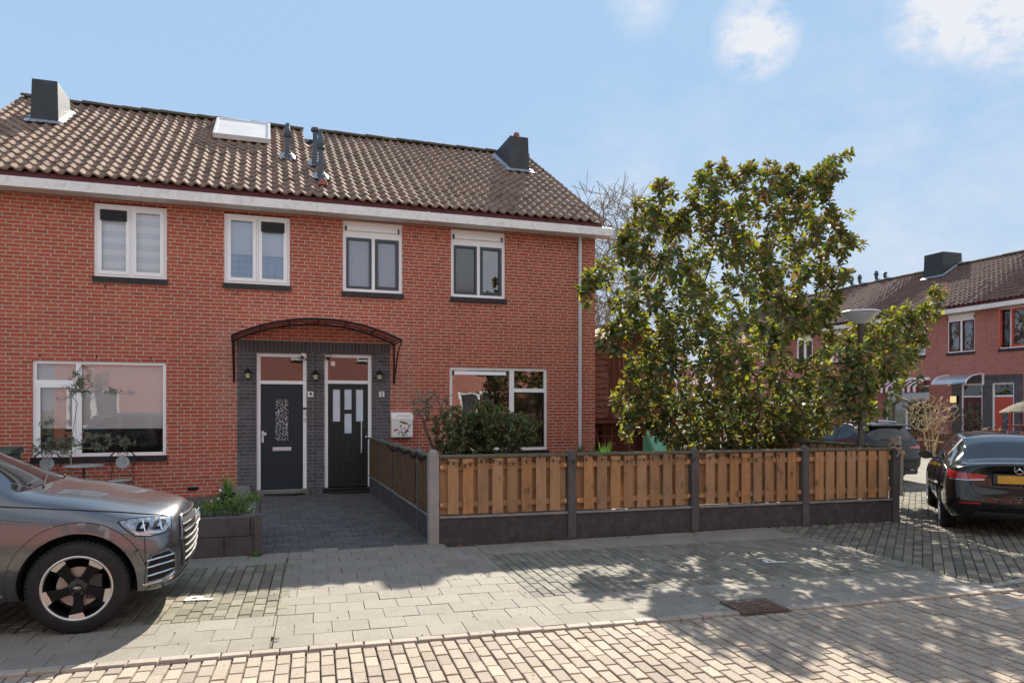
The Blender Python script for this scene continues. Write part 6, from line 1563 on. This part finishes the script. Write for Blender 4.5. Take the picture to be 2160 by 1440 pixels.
# plants in the raised bed
bush('bed_shrub', 'bright green feathery low shrub spilling over the raised bed', 'plant', (-.55, 9.95, .42), [(-.50, 9.85, .60, .34, .28, .13), (-.30, 9.75, .62, .24, .22, .16), (-.75, 9.9, .54, .25, .3, .1)], M['bedleaf'], M['bark'], 260, 10, .034, .4, .01, 12, sep=.03)
bush('grey_groundcover', 'grey green low groundcover at the front of the raised bed', 'plant', (-.85, 9.75, .42), [(-.7, 9.68, .475, .45, .15, .06), (-1.1, 9.75, .475, .3, .18, .05)], M['rosette'], M['bark'], 240, 9, .03, .45, .006, 13, sep=.03, tuft='r')
def blades(name, label, base, n, h, spread, mat, seed, cat='plant', w=.012, group=None):
    rr = random.Random(seed); b = MB(); cid = []
    for k in range(n):
        a = rr.uniform(0, 6.28); r = rr.random()*spread*.3; hh = h*rr.uniform(.5, 1.1); ln = rr.uniform(.1, .7)*spread; d = Vector((math.cos(a), math.sin(a), 0)); s_ = Vector((-d.y, d.x, 0))*w
        pts = [d*r+d*ln*(t*t)+Vector((0, 0, hh*(t-.25*t*t*ln/spread))) for t in (0, .35, .7, 1)]
        k0 = len(b.v); b.add([pts[0]-s_, pts[0]+s_, pts[1]-s_, pts[1]+s_, pts[2]-s_*.7, pts[2]+s_*.7, pts[3]], [(0, 1, 3, 2), (2, 3, 5, 4), (4, 5, 6)])
        c = [rr.random(), rr.random(), 0, 1]; cid.extend([c]*(len(b.v)-k0))
    o = b.build(name, mat, None, fix=False, loc=base); colour_points(o, lambda n_: cid); tag(o, label, cat, group); return o
blades('strap_leaf_plant', 'upright grassy green blades rising from the black pot', (-.52, 10.6, .60), 44, .30, .24, M['bedleaf'], 3, w=.008)
k = 0
for (u, v, h, n, lb) in ((450, 1165, .07, 60, 'green weeds at the foot of the raised bed, nearest the car'), (478, 1160, .10, 50, 'tallest weed tuft at the foot of the raised bed'), (540, 1172, .07, 40, 'weeds at the path corner of the raised bed'), (1745, 1105, .05, 40, 'small green weed tuft below the right part of the front fence')):
    p = onG(u, v); k += 1; blades('weed_tuft', lb, (p.x, p.y-.02, .0), n, h, .14, M['bedleaf'], 30+k, 'weeds', w=.006, group='weeds along the paving')
p = onY(1222, 950, 14.6); blades('bulb_leaves', 'blue green bulb leaves at the foot of the white downpipe', (p.x, 14.6, .6), 12, .62, .15, M['mahonia'], 44, w=.02)
p = onY(1243, 958, 13.6); blades('garden_weeds', 'small bright green leaves peeping over the front fence beside the downpipe', (p.x, 13.0, .55), 60, .62, .5, M['bedleaf'], 45, w=.02)
# fallen leaves and litter on the paving
lt = MB(); cid = []
lp_, ld_, ls_ = [], [], []
for k in range(90):
    q = random.random()
    if q < .45: x, y = random.uniform(1.2, 2.05), random.uniform(9.6, 13)
    elif q < .7: x, y = random.uniform(2.3, 9.2), 9.25-.06*0+random.uniform(-.28, -.1)-.06*(random.random())
    else: x, y = random.uniform(-.4, 8), random.uniform(5.7, 9)
    lp_.append((x, y, .012)); ld_.append((random.gauss(0, 1), random.gauss(0, 1), .05)); ls_.append(random.uniform(.02, .07))
lo = leaves('fallen_leaves', lp_, ld_, ls_, leaf_mat('dry_fallen_leaf', '6a4a30', '8a6a48', '5a4030', '907040', .1, .8), width=.5); tag(lo, kind='stuff')
gr_b = MB(); rr = random.Random(8)
for k in range(900):
    x = rr.uniform(-3.5, 9); y = rr.uniform(2.8, 9.3) if rr.random() < .6 else 9.32-.062*max(0, x-2)-rr.uniform(.02, .2)
    r = rr.uniform(.003, .010); z = .004
    gr_b.add([(x+r*math.cos(a), y+r*math.sin(a)*.8, z) for a in (0, 1.5, 3.1, 4.6)]+[(x, y, z+r*.9)], [(0, 1, 4), (1, 2, 4), (2, 3, 4), (3, 0, 4)])
tag(gr_b.build('grit', simple('pale_grit', '8c8272', .9, .5, 60), None, fix=False), kind='stuff')
# ------------------------------------------------------------------ timber playhouse behind the house
sh = empty('playhouse', (8.05, 16.6, 0), 0, 'raised red brown timber playhouse with wavy edged cladding right of the house corner', 'playhouse')
SX = 7.62-8.05
cl_ = MB(); rr = random.Random(4); z = 1.55
while z < 3.2:
    h = rr.uniform(.13, .17); n = 8; x0, x1 = SX, SX+.52; ph = rr.uniform(0, 6)
    top = [(x0+(x1-x0)*i/n, -.02, z+h+.03) for i in range(n+1)]; bot = [(x0+(x1-x0)*i/n, -.055, z+.018*math.sin(ph+i*.9)+rr.uniform(-.006, .006)) for i in range(n+1)]
    b = len(cl_.v); cl_.v += [tuple(q) for q in top]+[tuple(q) for q in bot]+[(q[0], -.03, q[2]) for q in bot]
    for i in range(n): cl_.f += [(b+i, b+i+1, b+n+2+i, b+n+1+i), (b+n+1+i, b+n+2+i, b+2*n+3+i, b+2*n+2+i)]; cl_.m += [0, 0]
    z += h
o_ = cl_.build('wavy_cladding', M['shedwood'], sh, fix=False); colour_points(o_, lambda n_: [[random.random()]*3+[1] for _ in range(n_)] if False else [[.3, .3, .3, 1]]*n_)
bk = MB().box(SX, SX+.54, -.01, 1.6, 1.5, 3.25)
for k in range(8):
    x = SX+.56+k*.115; bk.box(x, x+.10, .05+rr.uniform(0, .03), .09, 1.5, 3.3+rr.uniform(-.03, .03))
bk.box(SX+1.48, SX+2.4, .3, .34, 1.5, 3.2); bk.box(SX, SX+2.4, 1.6, 1.64, 0, 1.45); bk.build('plank_wall', M['shedpost'], sh)  # low panel at the back is added to darken the space under the deck
MB().box(SX-.05, SX+2.6, -.12, 1.7, 1.42, 1.50).box(SX+.56, SX+1.5, -.16, -.10, 1.52, 1.66).build('deck', M['shedpost'], sh)
for x, y in ((SX+.03, -.08), (SX+1.05, -.08), (SX+2.3, -.08), (SX+.03, 1.5), (SX+1.05, 1.5), (SX+2.3, 1.5)): MB().tube([(x, y, 0), (x+.02, y, 1.45), (x, y, 3.25 if y < 0 and x > SX+.5 else 1.5)], .06, 8).build('post', M['shedpost'], sh, smooth=True)
MB().tube([(SX+.05, -.1, 1.42), (SX+.35, -.12, .3)], .04, 6).build('brace', M['shedpost'], sh)
lat = MB()
for k in range(5): lat.box(SX+.2, SX+.98, .45, .47, .45+k*.2, .49+k*.2)
for k in range(4): lat.box(SX+.25+k*.2, SX+.29+k*.2, .475, .495, .35, 1.4)
lat.build('lattice', M['shedwood'], sh)
rfb = MB(); 
for (s_, n_) in ((0, 0),):
    for k in range(9):
        y0 = -.35+k*.26; rfb.add([(SX-.1, y0, 3.25), (SX+1.2, y0, 3.98), (SX+1.2, y0+.3, 3.98), (SX-.1, y0+.3, 3.25), (SX-.1, y0, 3.28), (SX+1.2, y0, 4.01), (SX+1.2, y0+.3, 4.04), (SX-.1, y0+.3, 3.31)], [(0, 1, 2, 3), (4, 5, 6, 7), (0, 1, 5, 4), (3, 2, 6, 7), (0, 3, 7, 4)])
        rfb.add([(SX+2.6, y0, 3.2), (SX+1.2, y0, 3.98), (SX+1.2, y0+.3, 3.98), (SX+2.6, y0+.3, 3.2), (SX+2.6, y0, 3.23), (SX+1.2, y0, 4.01), (SX+1.2, y0+.3, 4.04), (SX+2.6, y0+.3, 3.26)], [(0, 1, 2, 3), (4, 5, 6, 7), (0, 1, 5, 4), (3, 2, 6, 7), (0, 3, 7, 4)])
rfb.build('plank_roof', M['shedwood'], sh)
p = onY(1405, 955, 14.6); sl = empty('garden_slide', (p.x+.1, 14.6, 0), 0, 'mint green plastic slide behind the front fence under the magnolia', 'slide')
sb = MB(); q0 = [(-.25, -1.2, .1), (.25, -1.2, .1)]; 
for k in range(8):
    t0, t1 = k/8, (k+1)/8; P_ = lambda t: (-.9+1.9*t, .15+1.25*t*t+.1*t)
    (y0, z0), (y1, z1) = P_(t0), P_(t1)
    for (xa, xb, h) in ((-.25, .25, 0), (-.28, -.25, .14), (.25, .28, .14)):
        sb.add([(xa, y0, z0), (xb, y0, z0), (xb, y1, z1), (xa, y1, z1), (xa, y0, z0+.03+h), (xb, y0, z0+.03+h), (xb, y1, z1+.03+h), (xa, y1, z1+.03+h)], [(0, 1, 2, 3), (4, 5, 6, 7), (0, 4, 7, 3), (1, 5, 6, 2)])
sb.build('slide_chute', M['mint'], sl); sl.scale = (.8, .8, .86)
MB().box(-.27, .27, 1.0, 1.06, 0, 1.4).build('slide_support', M['mint'], sl)

# ------------------------------------------------------------------ trees and gardens farther away
def bare_tree(loc, H, spread, n, seed, label, name='bare_tree', r0=.16, mat='bark_pale', group='bare trees beyond the gardens'):
    rr = random.Random(seed); b0 = Vector(loc); tips = []
    for k in range(n):
        a = rr.uniform(0, 6.28); t = rr.random(); z = H*(.32+.68*t); r = spread*math.sin(math.pi*min(1, .15+.8*(1-t)**.8))*rr.random()**.5
        tips.append((loc[0]+r*math.cos(a), loc[1]+r*math.sin(a), z))
    nodes, par, load, ends = grow([[tuple(b0), tuple(b0+Vector((.05, 0, H*.15))), tuple(b0+Vector((-.05, .05, H*.3))), tuple(b0+Vector((.1, 0, H*.5)))]], tips, seed, bend=1.0)
    nodes = [q-b0 for q in nodes]
    extra = []
    for e in list(ends):                                             # fine end twigs
        for q in range(3):
            d = (nodes[e]-nodes[par[e]]).normalized()+Vector((rr.gauss(0, .5), rr.gauss(0, .5), rr.gauss(.25, .4)))
            nodes.append(nodes[e]+d*H*.05*rr.uniform(.5, 1.3)); par.append(e); load.append(.4)
    o = empty(name, loc, 0, label, 'tree', group); limbs('trunk', nodes, par, load, M[mat], o, r0, .011, .46, 5); return o
bare_tree((14.7, 30, 0), 11.4, 2.7, 420, 3, 'pale leafless tree right behind the house corner, its twigs against the sky')
bare_tree((20.6, 38, 0), 13.2, 3.6, 420, 4, 'leafless tree behind the upper left of the magnolia crown')
bare_tree((14.6, 35, 0), 9.4, 2.4, 260, 8, 'smallest leafless tree, low beside the house corner')
M['pinkleaf'] = M['pinkleaf']
for i, (x, y, z, lb) in enumerate(((12.4, 21.5, 2.6, 'coppery pink leaved shrub behind the playhouse'), (16.6, 22.5, 3.2, 'larger coppery pink leaved tree glimpsed through the middle of the magnolia'))):
    bush('copper_leaf_tree', lb, 'tree', (x, y, 0), [(x, y, z, 1.9, 1.2, 1.3), (x-1, y, z-.3, 1.2, 1, .9)], M['pinkleaf'], M['bark'], 330, 16, .13, .5, .06, 50+i, sep=.12, group='copper leaved trees')
def hedge(name, label, x0, x1, y, d, h, mat, seed, n=2600, ls=.11):
    rr = random.Random(seed); P, D, S_ = [], [], []
    for k in range(n):
        t = rr.random(); P.append((x0+(x1-x0)*t, y+rr.uniform(-d, d)*.5, h*(rr.random()**.7)*(.85+.18*math.sin(t*19)+.1*math.sin(t*47)))); D.append((rr.gauss(0, 1), rr.gauss(0, 1), rr.gauss(.3, 1))); S_.append(ls*rr.uniform(.6, 1.4))
    o = leaves(name, P, D, S_, mat, None, .5); tag(o, label, 'hedge'); return o
hedge('hedge', 'tall dark hedge closing the back gardens behind the playhouse', 8.5, 26, 27, 1.2, 2.6, M['mahonia'], 5, 5200, .2)
# far terrace closing the view between the house and the side street row
def far_block(loc, rz_, L_, label, ztop=8.6):
    o = empty('brick_house', loc, rz_, label, 'house', 'red brick houses in the street')
    hs = []
    for k in range(int(L_/3.2)): hs.append((.8+k*3.2, 2.1+k*3.2, 4.2, 5.7))
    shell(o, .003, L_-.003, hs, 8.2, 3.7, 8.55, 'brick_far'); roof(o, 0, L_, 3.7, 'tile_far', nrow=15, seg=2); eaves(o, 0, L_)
    for q in hs: window(o, *q, [(0, .47, 0, 1, 'clear+blind', None), (.53, 1, 0, 1, 'clear+blind', None)], sill=False)
far_block((9.5, 52, 0), 0, 18.4, 'distant terrace across the back gardens, just showing over the playhouse')
# gardens of the far row
def picket(x, y0, y1, label):
    o = empty('picket_fence', (x, y0, 0), 0, label, 'fence'); b = MB(); y = 0
    while y < y1-y0:
        b.prism([(y, .05), (y+.09, .05), (y+.09, .82), (y+.045, .92), (y, .82)], .02, 'x', 0); y += .14
    b.build('picket_row', M['fence_old'], o); MB().box(.02, .06, 0, y1-y0, .25, .33).box(.02, .06, 0, y1-y0, .65, .73).build('rail', M['fence_old'], o)
    for k in range(int((y1-y0)/2)+1): MB().box(.02, .1, k*2, k*2+.08, 0, 1.0).build('post', M['fence_old'], o)
picket(23.6, 17.0, 30.5, 'weathered picket fence round the front gardens of the far row')
sheet('front_gardens', 23.7, 28.2, 10, 42, -.012, M['soil'])
sheet('far_pavement', 21.9, 23.6, 10, 60, -.016, M['street_surface'])
def twig_bush(u, v0, X_, H, sp, n, seed, label, wd=1.0):
    p = onX(u, 940, X_); b0 = (X_, p.y, 0)
    bush('winter_shrub', label, 'shrub', b0, [(X_, p.y, H*.72, sp*.7, sp, H*.3), (X_, p.y, H*.45, sp*.4, sp*.6, H*.3)], None, M['twig'], n, 0, .03, .4, .05, seed, group='bare straw coloured shrubs of the far gardens', sep=.06, rmin=.013,
         stems=[[(X_, p.y+dy*.2, 0), (X_, p.y+dy*.6, H*.35)] for dy in (-.5, -.2, .1, .4)])
twig_bush(1963, 0, 22.6, 2.25, 1.05, 330, 61, 'large bare straw coloured shrub between the two rear parked cars')
twig_bush(2095, 0, 22.0, 1.35, .35, 60, 62, 'small bare shrub showing over the roof of the black saloon')
# arch with climber, awning, canopy, bird table
X_ = 24.2
pa, pb = onX(1884, 860, X_), onX(1925, 860, X_)
o = empty('garden_arch', (X_, (pa.y+pb.y)/2, 0), R(-90), 'grey timber garden arch with a climber before the awning window', 'arch')
hw_ = abs(pa.y-pb.y)/2
for s_ in (-1, 1): MB().box(s_*hw_-.05, s_*hw_+.05, -.05, .05, 0, 1.9).build('post', M['cap'], o)
MB().prism([(-hw_-.1, 1.9), (-hw_*.5, 2.12), (0, 2.2), (hw_*.5, 2.12), (hw_+.1, 1.9), (hw_+.1, 1.83), (hw_*.5, 2.04), (0, 2.12), (-hw_*.5, 2.04), (-hw_-.1, 1.83)], .12, 'y', -.06).build('arch_top', M['cap'], o)
yc = (pa.y+pb.y)/2
bush('climber', 'dry brown climber tangled over the garden arch', 'plant', (X_, yc-hw_-.2, 0), [(X_, yc-hw_-.35, 1.9, .3, .8, .28), (X_, yc-hw_-.35, 1.2, .2, .25, .7)], leaf_mat('dry_climber_leaf', '4a4430', '5e5238', '6a4a34', '80702e', .2, .6), M['bark'], 260, 10, .07, .5, .03, 71, sep=.05)
p0, p1 = onX(1862, 806, 28.2), onX(1960, 800, 28.2)
o = empty('striped_awning', (28.2, (p0.y+p1.y)/2, 2.72), R(-90), 'red and white striped awning over the far ground floor window', 'awning')
hw_ = (p0.y-p1.y)/2; nst = 17
for mm, off2 in ((simple('crimson_awning_cloth', '8a1f34', .8, .08, 9), 0), (M['cream'], 1)):
    b = MB()
    for k in range(off2, nst, 2):
        a, c = -hw_+2*hw_*k/nst, -hw_+2*hw_*(k+1)/nst
        b.add([(a, -.05, .36), (c, -.05, .36), (c, -.62, .05), (a, -.62, .05)], [(0, 1, 2, 3)]); b.add([(a, -.621, .05), (c, -.621, .05), (c, -.621, -.18), ((a+c)/2, -.621, -.23), (a, -.621, -.18)], [(0, 1, 2, 3, 4)])
    b.build('awning_stripe', mm, o, fix=False)
for s_ in (-1, 1): MB().box(s_*hw_-.02, s_*hw_+.02, -.62, -.0, .03, .07).build('awning_arm', M['white'], o)
MB().box(-hw_-.05, hw_+.05, -.10, 0, .33, .46).build('awning_cassette', M['white'], o)
p0, p1 = onX(1995, 817, 28.2), onX(2072, 802, 28.2)
o = empty('door_canopy', (28.2, (23.9+22.35)/2, 2.80), R(-90), 'clear curved canopy over the wine red door across the street', 'canopy')
b = MB(); arc_ = [(-1.0*math.sin(a), .42*math.cos(a)) for a in [math.pi/2*k/10 for k in range(11)]]
for k in range(10):
    (y0, z0), (y1, z1) = arc_[k], arc_[k+1]; b.add([(-.8, y0, z0), (.8, y0, z0), (.8, y1, z1), (-.8, y1, z1)], [(0, 1, 2, 3)])
b.build('canopy_sheet', glass_mat('grey_polycarbonate', tint=(.6, .55, .46), base=.0, k=.6, rough=.5), o, fix=False)
for s_ in (-.8, .8): MB().tube([(s_, y, z) for y, z in arc_], .025, 6).box(s_-.03, s_+.03, -.06, 0, -.05, .42).build('canopy_arm', M['white'], o)
p = onX(2150, 875, 21.0); o = empty('bird_table', (21.0, p.y-.15, 0), 0, 'thatched bird table over the roof of the black saloon', 'bird table')
MB().tube([(0, 0, 0), (0, 0, 1.25)], .05, 8).build('pole', M['shedpost'], o)
MB().box(-.3, .3, -.35, .35, 1.25, 1.3).build('tray', M['shedpost'], o)
for x, y in ((-.2, -.25), (.2, -.25), (-.2, .25), (.2, .25)): MB().tube([(x, y, 1.3), (x*.9, y*.9, 1.72)], .02, 6).build('roof_post', M['shedpost'], o)
MB().lathe([(.62, 1.66), (.60, 1.70), (.35, 1.86), (.06, 1.98), (.05, 2.02), (0, 2.03)], (0, 0, 0), 14).build('thatched_roof', simple('grey_thatch', '8a806a', 1, .3, 30, bump=.03), o)
bush('garden_shrub', 'dark leafless shrub before the coral red door of the far row', 'shrub', (25.5, 20.9, 0), [(25.5, 21.0, 1.3, .5, .9, .6)], M['mahonia'], M['bark'], 200, 3, .05, .4, .03, 77, sep=.07, rmin=.009)
# high hedge line and trees closing the far end of the side street
bare_tree((24.5, 75, 0), 11, 4, 200, 14, 'distant leafless tree at the end of the side street', r0=.2)
